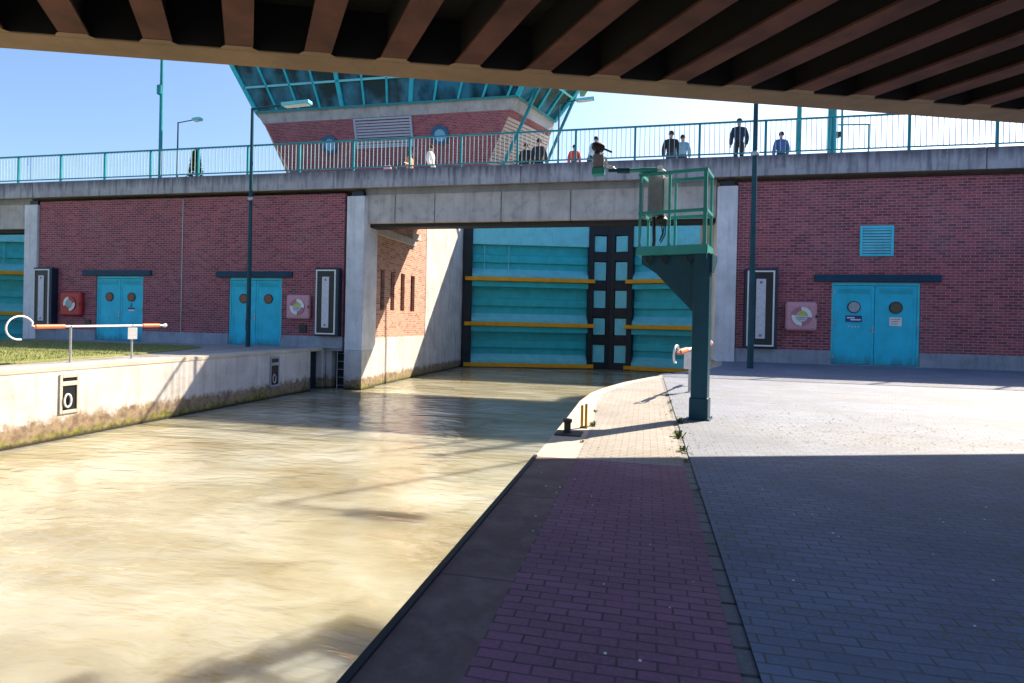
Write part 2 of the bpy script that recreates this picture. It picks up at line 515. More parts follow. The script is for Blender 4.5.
M['yellow'] = m_paint('yellow_fender', (0.62, 0.32, 0.015), 0.55, 0.15, dirt=0.3)
M['door'] = m_paint('door_turquoise', (0.02, 0.55, 0.75), 0.38, 0.16, dirt=0.16, low=(0.0, 0.35))
M['door_light'] = m_paint('door_frame_turquoise', (0.06, 0.62, 0.78), 0.38, 0.14, dirt=0.2, low=(0.0, 0.35))
M['lintel'] = m_paint('lintel_navy', (0.004, 0.05, 0.10), 0.5, 0.2)
M['rail'] = m_paint('rail_teal', (0.015, 0.24, 0.29), 0.4, 0.2, dirt=0.2)
M['rail_light'] = m_paint('baluster_teal', (0.34, 0.48, 0.53), 0.4, 0.15, dirt=0.15)
M['post'] = m_paint('post_teal', (0.005, 0.06, 0.085), 0.4, 0.25, dirt=0.25)
M['platform'] = m_paint('platform_green', (0.04, 0.30, 0.29), 0.42, 0.25, dirt=0.35)
M['column'] = m_paint('column_teal', (0.004, 0.055, 0.085), 0.42, 0.25, dirt=0.15)
M['cabinet'] = m_plain('grey_cabinet', (0.20, 0.19, 0.22), 0.5)
M['white'] = m_plain('white_paint', (0.78, 0.78, 0.78), 0.45)
M['offwhite'] = m_plain('off_white', (0.60, 0.60, 0.66), 0.5)
M['red'] = m_plain('red_plastic', (0.45, 0.015, 0.02), 0.4)
M['pink'] = m_plain('faded_pink_plastic', (0.62, 0.30, 0.36), 0.5)
M['ringpink'] = m_plain('ring_pink', (0.44, 0.17, 0.24), 0.5)
M['orange'] = m_plain('orange_sleeve', (0.75, 0.16, 0.06), 0.5)
M['black'] = m_plain('black_panel_and_shade', (0.006, 0.008, 0.014), 0.4)
M['navy'] = m_plain('navy_box', (0.006, 0.022, 0.045), 0.45)
M['amber'] = m_plain('amber_pane', (0.19, 0.045, 0.02), 0.25)
M['brownpane'] = m_plain('brown_pane', (0.07, 0.05, 0.035), 0.2)
M['paleglass'] = m_plain('pale_pane', (0.30, 0.36, 0.40), 0.15)
M['lime'] = m_plain('lime_sticker', (0.50, 0.55, 0.05), 0.5)
M['blue'] = m_plain('blue_sticker', (0.01, 0.05, 0.22), 0.5)
M['steel'] = m_plain('galvanised_steel', (0.42, 0.44, 0.47), 0.4, 0.6)
M['glass'] = m_glass('tower_glass', (0.03, 0.17, 0.27))
M['roundglass'] = m_plain('round_glass', (0.16, 0.46, 0.72), 0.2)
M['roundrim'] = m_plain('round_rim', (0.01, 0.10, 0.22), 0.4)
M['louvre'] = m_plain('pale_louvre', (0.36, 0.44, 0.56), 0.45)
M['cladding'] = m_plain('pale_cladding', (0.55, 0.45, 0.42), 0.55)
M['rust'] = m_plain('dark_iron', (0.03, 0.028, 0.028), 0.6, 0.4)
M['leaf'] = m_plain('weed_green', (0.07, 0.11, 0.015), 0.7)
M['litter'] = m_plain('dry_litter', (0.22, 0.17, 0.06), 0.8)
M['conifer'] = m_plain('conifer_green', (0.03, 0.12, 0.03), 0.8)
M['bark'] = m_plain('bark', (0.06, 0.04, 0.03), 0.9)
M['skin'] = m_plain('skin', (0.42, 0.24, 0.17), 0.6)
M['hair'] = m_plain('dark_hair', (0.02, 0.014, 0.01), 0.6)
def cloth(c):
    k = 'cloth_%d' % int(c[0] * 1e6 + c[1] * 1e4 + c[2] * 100)
    if k not in M:
        M[k] = m_plain('cloth', c, 0.85)
    return M[k]

# ================================================================ SETTING
WZ = -1.5      # water level
WY = 20.4      # face of the bridge wall
QX = -0.87     # near quay edge
LX = -11.68    # left quay edge
XC = -10.3     # lock chamber side wall

# water
MB().box(-400, 400, -150, 400, -4.5, WZ).build('water', M['water'])
bpy.data.objects['water']['kind'] = 'structure'

# right quay: edge polyline
EDGE = [(QX, -60), (QX, 4.6), (-0.88, 7.0), (-0.90, 8.6), (-0.84, 9.7), (-0.66, 10.7), (-0.38, 11.8), (0.05, 13.0), (0.55, 14.3),
        (1.0, 15.3), (1.5, 16.6), (1.95, 18.2), (2.16, 19.8), (2.16, 27.5)]
def inset(pl, d):
    out = []
    for i, p in enumerate(pl):
        a, b = Vector(pl[max(i - 1, 0)]), Vector(pl[min(i + 1, len(pl) - 1)])
        t = (b - a).normalized()
        out.append((p[0] + t.y * d[i] if isinstance(d, list) else p[0] + t.y * d, p[1] - t.x * (d[i] if isinstance(d, list) else d)))
    return out
IN = [0.345, 0.34, 0.31, 0.24, 0.20, 0.19, 0.19, 0.19, 0.19, 0.19, 0.19, 0.19, 0.19, 0.19]
INNER = inset(EDGE, IN)

def strip(name, a, b, z, mat, thick=0.0, kind='structure'):
    mb = MB()
    n = len(a)
    if thick:
        vs = [(x, y, z) for x, y in a] + [(x, y, z) for x, y in b] + [(x, y, z - thick) for x, y in a] + [(x, y, z - thick) for x, y in b]
        fs = []
        for i in range(n - 1):
            fs += [(i, i + 1, n + i + 1, n + i), (2 * n + i, 2 * n + i + 1, i + 1, i), (3 * n + i + 1, 3 * n + i, n + i, n + i + 1), (2 * n + i + 1, 2 * n + i, 3 * n + i, 3 * n + i + 1)]
        fs += [(0, n, 3 * n, 2 * n), (n - 1, 3 * n - 1, 4 * n - 1, 2 * n - 1)]
        mb.add(vs, fs)
    else:
        vs = [(x, y, z) for x, y in a] + [(x, y, z) for x, y in b]
        mb.add(vs, [(i, i + 1, n + i + 1, n + i) for i in range(n - 1)])
    o = mb.build(name, mat)
    if kind: o['kind'] = kind
    return o

# base ground right of the lock
mb = MB()
n = len(EDGE)
E2 = inset(EDGE, 0.02)
mb.prism([(x, y, -2.2) for x, y in E2] + [(300, 27.5, -2.2), (300, -60, -2.2)], (0, 0, 2.17))
mb.build('ground', M['asphalt'])['kind'] = 'structure'
# split of coping at the bridge shadow: shade painted dark in front, sunlit pale beyond
def cut(pl, y):
    for i in range(len(pl) - 1):
        (x0, y0), (x1, y1) = pl[i], pl[i + 1]
        if y0 <= y <= y1:
            f = (y - y0) / (y1 - y0)
            return i, (x0 + (x1 - x0) * f, y)
YS = 4.9
ie, pe = cut(EDGE, YS); ii, pi_ = cut(INNER, YS)
strip('quay_coping_shaded', EDGE[:ie + 1] + [pe], INNER[:ie + 1] + [pi_], 0.0, M['shadecoping'], 0.26)
strip('quay_coping', [pe] + EDGE[ie + 1:], [pi_] + INNER[ie + 1:], 0.0, M['coping'], 0.26)
# raised dark steel nosing of the shaded coping
nl = [(x - 0.012, y) for x, y in EDGE[:ie + 1] + [pe]]
strip('quay_nosing', nl, inset(nl, 0.03), 0.012, M['gate_dark'], 0.2)
# paving
GX0, GX1 = 0.315, 0.375
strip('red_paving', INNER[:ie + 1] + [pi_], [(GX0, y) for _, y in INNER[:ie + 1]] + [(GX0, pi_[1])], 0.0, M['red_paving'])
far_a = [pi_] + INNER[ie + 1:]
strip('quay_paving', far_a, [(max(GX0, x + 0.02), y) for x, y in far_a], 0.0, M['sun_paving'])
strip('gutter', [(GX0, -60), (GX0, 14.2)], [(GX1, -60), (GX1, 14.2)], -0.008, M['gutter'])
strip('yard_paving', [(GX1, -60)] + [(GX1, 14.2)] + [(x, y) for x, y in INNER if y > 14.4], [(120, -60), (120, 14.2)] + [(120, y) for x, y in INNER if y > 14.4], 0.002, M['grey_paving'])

# left quay island ground
mb = MB()
mb.box(-25.2, LX - 0.55, -60, WY + 0.3, -2.2, -0.02)
mb.build('quay_ground', M['path'])['kind'] = 'structure'
mb = MB(); mb.add([(-25.0, -60, 0), (-12.25, -60, 0), (-12.25, WY, 0), (-25.0, WY, 0)], [(0, 1, 2, 3)])
mb.build('quay_path', M['path'])['kind'] = 'structure'
mb = MB()
lawn = [(-24.6, -40), (-13.12, -40), (-12.92, 9.8), (-13.2, 12.0), (-13.6, 14.0), (-14.2, 16.0), (-14.7, 17.6), (-15.4, 18.3), (-24.6, 18.6)]
mb.prism([(x, y, 0.004) for x, y in lawn], (0, 0, 0.03))
mb.build('lawn_soil', M['lawn'])['kind'] = 'structure'
# grass blades
mb = MB()
rg = random.Random(3)
cnt = 0
while cnt < 14000:
    x, y = -24.5 + rg.random() ** 0.6 * 11.7, 8.0 + rg.random() * 10.2
    lim = -12.95 if y < 9.8 else -12.95 - (y - 9.8) * 0.215
    if x > lim or (y > 17.4 and x > -15.2): continue
    a, h, l = rg.random() * 6.28, 0.03 + 0.05 * rg.random(), rg.uniform(-0.03, 0.03)
    dx, dy = math.cos(a) * 0.006, math.sin(a) * 0.006
    mb.add([(x - dx, y - dy, 0.03), (x + dx, y + dy, 0.03), (x + l, y + l * 0.6, 0.034 + h)], [(0, 1, 2)])
    cnt += 1
tag(mb.build('grass', M['lawn']), 'sunlit yellow-green grass on the left quay', 'grass', kind='stuff')
# far banks beyond the gates
MB().box(-400, -42.6, -60, 400, -2.2, -0.05).build('far_bank', M['lawn'])['kind'] = 'structure'
MB().box(8, 400, 27.6, 400, -2.2, 6.0).build('upper_bank', M['lawn'])['kind'] = 'structure'
MB().box(-24.5, -11, 34.2, 400, -2.2, 6.0).build('upper_island', M['lawn'])['kind'] = 'structure'

# ---------------------------------------------------------------- quay walls
qw = thing('quay_wall', 'long pale concrete quay wall of the left bank with brown and green growth at the water line', 'wall', (LX, 10, WZ))
MB().box(LX - 0.55, LX, -60, 19.45, -2.3, 0.0).box(LX - 0.55, LX, 20.25, WY + 0.1, -2.3, 0.0).box(LX - 0.55, LX - 0.3, 19.45, 20.25, -2.3, 0.0).build('wall', M['quay'], qw, bevel=0.03)
MB().box(LX - 0.60, LX + 0.012, -60, WY + 0.1, -0.10, 0.012).build('coping', M['coping'], qw, bevel=0.02)
MB().box(LX - 0.295, LX - 0.26, 19.46, 20.24, -1.9, -0.11).build('groove_shade', M['gate_dark'], qw)  # black sheet that paints shade onto the back of the groove
def niche(yc, z0, z1, w, mat):
    x = LX
    f = MB()
    f.box(x, x + 0.03, yc - w / 2, yc - w / 2 + 0.06, z0, z1)
    f.box(x, x + 0.03, yc + w / 2 - 0.06, yc + w / 2, z0, z1)
    f.box(x, x + 0.03, yc - w / 2 + 0.06, yc + w / 2 - 0.06, z0, z0 + 0.07)
    f.box(x, x + 0.03, yc - w / 2 + 0.06, yc + w / 2 - 0.06, z1 - 0.08, z1)
    zm = z0 + (z1 - z0) * 0.70
    f.box(x, x + 0.03, yc - w / 2 + 0.06, yc + w / 2 - 0.06, zm, zm + 0.09)
    fo = f.build('niche_frame', mat, qw, bevel=0.008)
    MB().box(x + 0.001, x + 0.006, yc - w / 2 + 0.05, yc + w / 2 - 0.05, z0 + 0.06, z1 - 0.07).build('niche_shade', M['black'], fo)  # flat black sheet stands for the shade inside the niche
    h = MB()
    c = Vector((x + 0.045, yc - 0.06, z0 + 0.27))
    h.tube([c + Vector((0, math.sin(k / 16 * 6.283) * 0.075, math.cos(k / 16 * 6.283) * 0.135)) for k in range(17)], 0.019, 8)
    h.build('mooring_ring', M['white'] if mat == M['coping'] else M['steel'], fo, smooth=True)
niche(10.21, -0.98, -0.16, 0.44, M['coping'])
niche(17.3, -1.14, -0.15, 0.5, M['plinth'])
# step at the lock mouth with its ladder recess
mouth = thing('lock_mouth_wall', 'concrete pier step at the lock mouth with a dark ladder recess', 'wall', (-11, WY, WZ))
MB().box(-11.68, -11.45, WY + 0.1, WY + 0.9, -2.3, 0.0).box(-10.84, -10.14, WY - 0.10, WY + 1.05, -2.3, -0.052).box(-11.45, -10.95, WY + 0.45, WY + 0.9, -2.3, 0.0).box(-11.68, -10.95, WY + 0.1, WY + 0.9, 0.0, 0.012).build('wall', M['chamber'], mouth, bevel=0.02)
MB().box(-11.44, -10.845, WY + 0.40, WY + 0.445, -1.9, -0.02).build('ladder_recess_shade', M['gate_dark'], mouth)  # dark sheet added as painted shade behind the ladder
ld = MB()
for xx in (-11.33, -11.0):
    ld.tube([(xx, WY + 0.3, -2.0), (xx, WY + 0.3, -0.05)], 0.02, 8)
for k in range(6):
    z = -1.7 + k * 0.3
    ld.tube([(-11.33, WY + 0.3, z), (-11.0, WY + 0.3, z)], 0.016, 8)
ld.build('ladder', M['steel'], mouth, smooth=True)
MB().box(-11.75, -10.95, WY - 0.2, WY - 0.02, 0.012, 0.075).build('kerb', M['plinth'], mouth, bevel=0.01)

rq = thing('quay_wall', 'concrete quay wall under the right bank, curving towards the lock gate', 'wall', (QX, 5, WZ))
mb = MB()
Ea, Eb = [(x + 0.03, y) for x, y in EDGE], inset(EDGE, 0.4)
n = len(Ea)
vs = [(x, y, -0.262) for x, y in Ea] + [(x, y, -0.262) for x, y in Eb] + [(x, y, -2.3) for x, y in Ea] + [(x, y, -2.3) for x, y in Eb]
fs = []
for i in range(n - 1):
    fs += [(i, i + 1, n + i + 1, n + i), (2 * n + i, 2 * n + i + 1, i + 1, i)]
mb.add(vs, fs)
mb.build('wall', M['quay'], rq)

# lock chamber side wall beyond the bridge (left) with brick panel and slits
cw = thing('lock_chamber_wall', 'sunlit chamber side wall of white concrete with an orange brick panel and four slits', 'wall', (XC, 24, WZ))
MB().box(-10.9, XC, WY + 0.9, 27.15, -2.3, 0.38).box(-24.5, XC, 27.15, 34.2, -2.3, 6.9).build('wall', M['chamber'], cw, bevel=0.02)
mb = MB()
slits = [(22.18, 22.55), (23.14, 23.54), (24.17, 24.61), (25.29, 25.77)]
ys = [21.5] + [q for s_ in slits for q in s_] + [27.15]
for a, b in zip(ys[0::2], ys[1::2]):
    mb.box(-10.9, XC - 0.02, a, b, 1.5, 3.1)
mb.box(-10.9, XC - 0.02, 21.5, 27.15, 0.38, 1.5).box(-10.9, XC - 0.02, 21.5, 27.15, 3.1, 5.7)
bp = mb.build('brick_panel', M['brick_bright'], cw)
for a, b in slits:
    MB().box(XC - 0.2, XC - 0.16, a, b, 1.5, 3.1).build('slit_window', M['black'], cw)
MB().box(XC - 0.02, XC + 0.10, 21.5, 25.6, 4.42, 4.72).box(XC - 0.02, XC + 0.16, 25.0, 26.0, 4.72, 5.0).build('bearing_ledge', M['beam'], cw, bevel=0.01)

# right chamber wall
rw = thing('lock_chamber_wall', 'right-hand chamber side wall behind the grey pillar, mostly hidden', 'wall', (2.3, 24, WZ))
MB().box(2.2, 3.0, WY + 0.8, 27.4, -2.3, 5.6).box(6.2, 8.0, 27.4, 36, -2.3, 6.9).box(3.0, 6.2, 27.0, 27.4, -2.3, 5.6).build('wall', M['chamber'], rw)

# ---------------------------------------------------------------- brick buildings under the bridge
def building(label, x0, x1, y1=27.0):
    b = thing('brick_building', label, 'building', ((x0 + x1) / 2, WY, 0))
    return b
bl = building('long red brick building under the bridge on the left, with two turquoise double doors', -25.0, -10.95)
br_ = building('red brick building on the right with one turquoise double door and a louvre', 2.77, 30)

def wall_with_doors(b, x0, x1, doors, vents=()):
    mb = MB()
    xs = x0
    for (a, c, top) in doors:
        mb.box(xs, a, WY, WY + 0.3, 0.44, 5.75)
        mb.box(a, c, WY, WY + 0.3, top, 5.75)
        xs = c
    mb.box(xs, x1, WY, WY + 0.3, 0.44, 5.75)
    mb.box(x0, x0 + 0.3, WY + 0.3, 27.0, 0.0, 5.75).box(x1 - 0.3, x1, WY + 0.3, 27.0, 0.0, 5.75).box(x0, x1, 26.9, 27.2, 0, 5.75)
    mb.build('wall', M['brick'], b)
    xs = x0
    for (a, c, top) in list(doors) + [(x1, x1, 0)]:
        MB().box(xs, a, WY - 0.035, WY + 0.3, -0.1, 0.437).build('plinth', M['plinth'], b, bevel=0.012)
        xs = c

def door(b, a, c, top, panes, lint, signs):
    y = WY + 0.10
    fr = MB()
    w = 0.07
    fr.box(a, a + w, y - 0.06, y + 0.1, 0.02, top).box(c - w, c, y - 0.06, y + 0.1, 0.02, top).box(a + w, c - w, y - 0.06, y + 0.1, top - 0.09, top)
    fo = fr.build('door_frame', M['door_light'], b, bevel=0.008)
    mid = (a + c) / 2
    for k, (p, q) in enumerate(((a + w, mid), (mid, c - w))):
        lf = MB()
        lf.box(p + 0.008, q - 0.008, y - 0.03, y + 0.02, 0.03, top - 0.1)
        # raised borders
        lf.box(p + 0.008, p + 0.09, y - 0.042, y - 0.03, 0.03, top - 0.1).box(q - 0.09, q - 0.008, y - 0.042, y - 0.03, 0.03, top - 0.1)
        lf.box(p + 0.09, q - 0.09, y - 0.042, y - 0.03, top - 0.17, top - 0.1)
        d = lf.build('door', M['door'], b, bevel=0.005)
        vt = MB()
        for j in range(5):
            vt.box(p + 0.13, q - 0.13, y - 0.040, y - 0.031, top - 0.34 + j * 0.03, top - 0.325 + j * 0.03)
        vt.build('vent_grille', M['gate'], d)
        xm = (p + q) / 2
        pane = MB().lathe((xm, y - 0.048, 1.80), [(0.165, 0.0), (0.165, -0.014)], (0, 1, 0), 24)
        MB().arc((xm, y - 0.062, 1.80), 0.16, 0.185, 0, 2 * math.pi, (1, 0, 0), (0, 0, 1), -0.03, 24).build('pane_rim', M['rust'], d)
        pane.build('pane', M[panes[k]], d)
        for zz in (0.25, 1.3, top - 0.3):
            xh = p - 0.005 if k == 0 else q + 0.005
            MB().tube([(xh, y - 0.065, zz - 0.05), (xh, y - 0.065, zz + 0.05)], 0.022, 8).build('hinge', M['steel'], d, smooth=True)
        if k == 0:
            hd = MB().box(q - 0.06, q - 0.02, y - 0.06, y - 0.042, 1.0, 1.2)
            hd.tube([(q - 0.04, y - 0.06, 1.12), (q - 0.04, y - 0.10, 1.12), (q - 0.16, y - 0.10, 1.12)], 0.012, 8)
            hd.build('handle', M['steel'], d)
        for (kk, dx, z0, z1, ww, kind) in signs:
            if kk != k: continue
            if kind == 'white':
                s_ = MB().box(xm - ww / 2, xm + ww / 2, y - 0.052, y - 0.042, z0, z1).build('sign', M['white'], d)
                t_ = MB()
                for r in range(3):
                    zz = z1 - 0.05 - r * (z1 - z0 - 0.06) / 3
                    t_.box(xm - ww * 0.36, xm + ww * (0.36 - 0.1 * r), y - 0.055, y - 0.0525, zz - 0.016, zz)
                t_.build('sign_writing', M['red'], s_)
            elif kind == 'blue':
                s_ = MB().box(xm - ww / 2, xm + ww / 2, y - 0.052, y - 0.042, z0, z1).build('sign', M['blue'], d)
                t_ = MB()
                t_.box(xm - ww * 0.42, xm + ww * 0.05, y - 0.055, y - 0.0525, z0 + (z1 - z0) * 0.55, z0 + (z1 - z0) * 0.75)
                t_.box(xm - ww * 0.20, xm + ww * 0.42, y - 0.055, y - 0.0525, z0 + (z1 - z0) * 0.25, z0 + (z1 - z0) * 0.45)
                t_.build('sign_writing', M['white'], s_)
            elif kind == 'marks':
                t_ = MB()
                t_.box(xm - 0.02, xm + 0.02, y - 0.046, y - 0.042, z1 - 0.12, z1).box(xm - 0.07, xm + 0.07, y - 0.046, y - 0.042, z1 - 0.14, z1 - 0.12)
                t_.box(xm - 0.15, xm + 0.16, y - 0.046, y - 0.042, z0 + 0.08, z0 + 0.14)
                t_.build('sign_writing', M['blue'], d)
                MB().box(xm - 0.13, xm + 0.15, y - 0.046, y - 0.042, z0, z0 + 0.06).build('sign', M['white'], d)
            elif kind == 'drops':
                t_ = MB()
                for j in range(4):
                    t_.box(xm - 0.15 + j * 0.09, xm - 0.12 + j * 0.09, y - 0.046, y - 0.042, z0, z0 + 0.03)
                t_.build('sign_writing', M['white'], d)
    MB().box(lint[0], lint[1], WY - 0.09, WY + 0.06, top + 0.02, top + 0.235).build('lintel', M['lintel'], b, bevel=0.012)
    MB().box(a - 0.02, c + 0.02, WY - 0.06, WY + 0.3, -0.05, 0.02).build('doorstep', M['plinth'], b)
    MB().box(a - 0.05, c + 0.05, WY + 0.31, WY + 0.34, 0, top + 0.3).build('door_lining', M['black'], b)

wall_with_doors(bl, -25.0, -10.97, [(-22.06, -19.78, 2.64), (-15.82, -13.52, 2.60)])
door(bl, -22.06, -19.78, 2.64, ('amber', 'amber'), (-22.69, -19.37), [(1, 0, 1.23, 1.55, 0.3, 'marks')])
door(bl, -15.82, -13.52, 2.60, ('amber', 'amber'), (-16.37, -13.07), [])
MB().tube([(-17.95, WY - 0.02, 0.44), (-17.95, WY - 0.02, 5.7)], 0.018, 8).build('conduit', M['steel'], bl)
MB().box(-12.75, -12.45, WY - 0.05, WY, 0.55, 0.85).build('floor_vent', M['black'], bl)
MB().box(-22.55, -22.3, WY - 0.05, WY, 0.6, 0.85).build('floor_vent', M['black'], bl)
wall_with_doors(br_, 2.79, 32.0, [(5.60, 8.06, 2.56)])
door(br_, 5.60, 8.06, 2.56, ('paleglass', 'brownpane'), (5.08, 8.58), [(0, 0, 1.34, 1.54, 0.46, 'blue'), (0, 0, 1.18, 1.25, 0.3, 'drops'), (1, 0, 1.24, 1.50, 0.34, 'white')])
lv = MB()
lv.box(6.35, 6.42, WY - 0.05, WY, 3.36, 4.29).box(7.21, 7.28, WY - 0.05, WY, 3.36, 4.29).box(6.42, 7.21, WY - 0.05, WY, 3.36, 3.43).box(6.42, 7.21, WY - 0.05, WY, 4.22, 4.29)
lvo = lv.build('louvre_frame', M['door_light'], br_, bevel=0.006)
MB().box(6.42, 7.21, WY - 0.006, WY - 0.002, 3.43, 4.22).build('louvre_back', M['black'], lvo)
sl_ = MB()
for k in range(9):
    z = 3.45 + k * 0.087
    sl_.add([(6.42, WY - 0.045, z), (7.21, WY - 0.045, z), (7.21, WY - 0.008, z + 0.075), (6.42, WY - 0.008, z + 0.075)], [(0, 1, 2, 3)])
sl_.build('louvre_slats', M['gate_light'], lvo)

# ---------------------------------------------------------------- pillars
def pillar(x0, x1, y1, label):
    p = thing('concrete_pillar', label, 'pillar', ((x0 + x1) / 2, WY, 0), 0, 'concrete pillars along the brick wall')
    MB().box(x0, x1, WY - 0.1, y1, -0.05, 5.62).build('shaft', M['pillar'], p, bevel=0.02)
    MB().box(x0 + 0.12, x1 - 0.12, WY + 0.02, min(y1, WY + 0.5), 5.62, 5.80).build('bearing_pad', M['black'], p)
pillar(-25.68, -25.02, 21.3, 'slim concrete pillar at the far left end of the brick wall, beside the second gate')
pillar(-10.84, -10.14, 21.45, 'broad concrete pillar on the left side of the lock mouth')
pillar(2.16, 2.77, 21.2, 'concrete pillar right of the lock gate, behind the green platform')

# ---------------------------------------------------------------- road bridge
rb = thing('road_bridge', 'grey road bridge of streaked concrete crossing above the brick walls and lock', 'bridge', (-8, 24, 5.9))
MB().box(-60, 60, WY - 0.15, 26.3, 5.95, 6.42).build('deck', M['beam'], rb)
joints = [-60, -38.4, -25.13, -18.27, -11.32, -4.3, 2.76, 9.6, 16.6, 24, 31, 60]
for a, b in zip(joints[:-1], joints[1:]):
    MB().prism([(a + 0.012, WY - 0.24, 5.88), (a + 0.012, WY - 0.24, 6.50), (a + 0.012, WY - 0.20, 6.53), (a + 0.012, WY + 0.16, 6.53), (a + 0.012, WY + 0.16, 6.425), (a + 0.012, WY - 0.16, 6.425), (a + 0.012, WY - 0.16, 5.88)],
               (b - a - 0.024, 0, 0)).build('fascia', M['fascia'], rb, bevel=0.012)
MB().box(-60, 60, 26.1, 26.6, 5.9, 6.53).build('fascia', M['fascia'], rb, bevel=0.012)
MB().box(-60, 60, WY + 1.8, WY + 1.83, 6.42, 6.44).build('road_marking', M['white'], rb)
def portal(label, x0, x1, jn):
    p = thing('portal_beam', label, 'beam', ((x0 + x1) / 2, WY + 0.5, 4.6))
    xs = [x0] + jn + [x1]
    mb = MB()
    for a, b in zip(xs[:-1], xs[1:]):
        mb.box(a + 0.014, b - 0.014, WY + 0.18, WY + 0.9, 4.66, 5.70)
    mb.build('face', M['beam'], p, bevel=0.015)
    MB().box(x0, x1, WY + 0.24, WY + 0.88, 4.70, 5.94).build('core', M['plinth'], p)
    MB().box(x0, x1, WY + 0.40, WY + 0.95, 4.53, 4.655).build('drip_edge', M['rust'], p)
portal('concrete portal beam above the middle lock gate', XC + 0.01, 2.15, [-9.07, -7.54, -5.07, -2.62, -0.2])
portal('concrete portal beam above the gate at the far left', -40, -25.7, [-36, -31])

# railings
posts = [-8.41 - 2.2 * k for k in range(14, 0, -1)] + [-8.41, -6.49, -4.46, -2.45, -0.49, 1.55, 3.55, 5.47, 7.6, 9.9] + [9.9 + 2.2 * k for k in range(1, 9)]
def railing(label, y, top, full=True, xs=posts, m_b=None):
    r = thing('bridge_railing', label, 'railing', (0, y, 6.53))
    MB().box(xs[0], xs[-1], y - 0.035, y + 0.035, top - 0.055, top).build('top_rail', M['rail'], r, bevel=0.01)
    MB().box(xs[0], xs[-1], y - 0.02, y + 0.02, 6.62, 6.66).build('bottom_rail', M['rail'], r)
    for i, x in enumerate(xs):
        MB().box(x - 0.035, x + 0.035, y - 0.035, y + 0.035, 6.52, top - 0.056).build('post', M['rail'], r)
        if i + 1 < len(xs):
            w = xs[i + 1] - x
            nb = max(3, round(w / 0.152))
            mb = MB()
            for k in range(1, nb):
                xx = x + w * k / nb
                mb.box(xx - 0.009, xx + 0.009, y - 0.009, y + 0.009, 6.661, top - 0.056)
            mb.build('baluster_panel', m_b or M['rail_light'], r)
    return r
railing('long teal railing along the near edge of the road bridge', WY - 0.12, 7.67)
fr = thing('bridge_railing', 'low far-side railing of the road bridge seen through the near one', 'railing', (0, 26.33, 6.53))
MB().box(-36, 27, 26.3, 26.36, 7.55, 7.62).build('top_rail', M['rail'], fr)
MB().box(-36, 27, 26.31, 26.35, 7.1, 7.14).build('bottom_rail', M['rail'], fr)
for k in range(32):
    MB().box(-36 + k * 2.0, -35.94 + k * 2.0, 26.3, 26.36, 6.53, 7.55).build('post', M['rail'], fr)

# ---------------------------------------------------------------- lock gate
def gate_leaf(label, hx, hy, ang, mirror=1, L=8.75, group='steel lock gate leaves'):
    """leaf built along local +x from its heel, facing local -y"""
    g = thing('lock_gate_leaf', label, 'gate', (hx, hy, WZ), ang, group)
    s = mirror
    def bx(mb, x0, x1, y0, y1, z0, z1):
        a, b = sorted((s * x0, s * x1))
        mb.box(a, b, y0, y1, z0 - WZ, z1 - WZ)
    top = 6.9
    mb = MB(); bx(mb, 0.45, L - 1.45, 0.30, 0.36, -1.8, top); mb.build('skin_plate', M['gate'], g, local=True)
    mb = MB(); bx(mb, 0.0, 0.48, -0.15, 0.55, -1.9, top); mb.build('heel_post', M['gate_dark'], g, local=True, bevel=0.02)
    mb = MB()
    bx(mb, L - 1.5, L - 1.22, -0.14, 0.5, -1.9, top); bx(mb, L - 0.46, L, -0.1, 0.55, -1.9, top)
    bx(mb, L - 1.22, L - 0.46, 0.2, 0.5, -1.9, top)
    for xa in (0.485, L - 1.53):
        mb2 = MB(); bx(mb2, xa, xa + 0.03, -0.145, 0.30, -1.8, top); mb2.build('end_plate', M['gate_dark'], g, local=True)
    zs = [-1.4, 0.2, 1.75, 3.35, 5.0, 6.5]
    for z in zs:
        bx(mb, L - 1.22, L - 0.46, -0.12, 0.2, z - 0.26, z + 0.26)
    mb.build('mitre_post', M['gate_dark'], g, local=True, bevel=0.02)
    for a, b in zip(zs[:-1], zs[1:]):
        mb = MB(); bx(mb, L - 1.18, L - 0.5, -0.03, 0.19, a + 0.30, b - 0.30)
        mb.build('pocket_plate', M['gate_light'], g, local=True)
    # horizontal girders carrying yellow rubbing timbers
    for z in (-1.35, 0.98, 3.55):
        mb = MB()
        # sloped shelf from the skin down to the fender
        pr = [(0.52, 0.30, z + 0.62 - WZ), (0.52, 0.30, z - 0.02 - WZ), (0.52, -0.12, z - 0.02 - WZ), (0.52, -0.12, z + 0.26 - WZ)]
        mb.prism([(s * p[0], p[1], p[2]) for p in pr], (s * (L - 2.06), 0, 0))
        go = mb.build('girder', M['gate_light'], g, local=True)  # lighter teal paints in the sky light on the sloped shelf
        mb = MB(); bx(mb, 0.12, L - 1.16, -0.30, -0.16, z - 0.10, z + 0.12)
        mb.build('rubbing_timber', M['yellow'], g, local=True, bevel=0.015)
        mb = MB(); bx(mb, 0.517, L - 1.533, -0.125, 0.28, z - 0.42, z - 0.12)
        mb.build('flange', M['gate'], g, local=True)
    for z in (2.25, 4.75, -0.15):
        mb = MB(); bx(mb, 0.517, L - 1.533, 0.16, 0.29, z - 0.22, z + 0.22); mb.build('stiffener', M['gate'], g, local=True, bevel=0.03)
    mb = MB(); bx(mb, 0.517, L - 1.533, -0.05, 0.29, 5.55, top); mb.build('top_plate', M['gate_light'], g, local=True)  # top plate coloured lighter for the sky reflected in it
    for xx in (1.2, 2.6):
        MB().tube([(s * xx, 0.08, 3.9 - WZ), (s * xx, 0.08, 5.5 - WZ)], 0.022, 8).build('grab_bar', M['gate_light'], g, local=True)
    return g
A = math.atan2(2.4, 8.3)
gate_leaf('left turquoise leaf of the middle lock gate, with yellow rubbing bars', -10.28, 33.0, A)
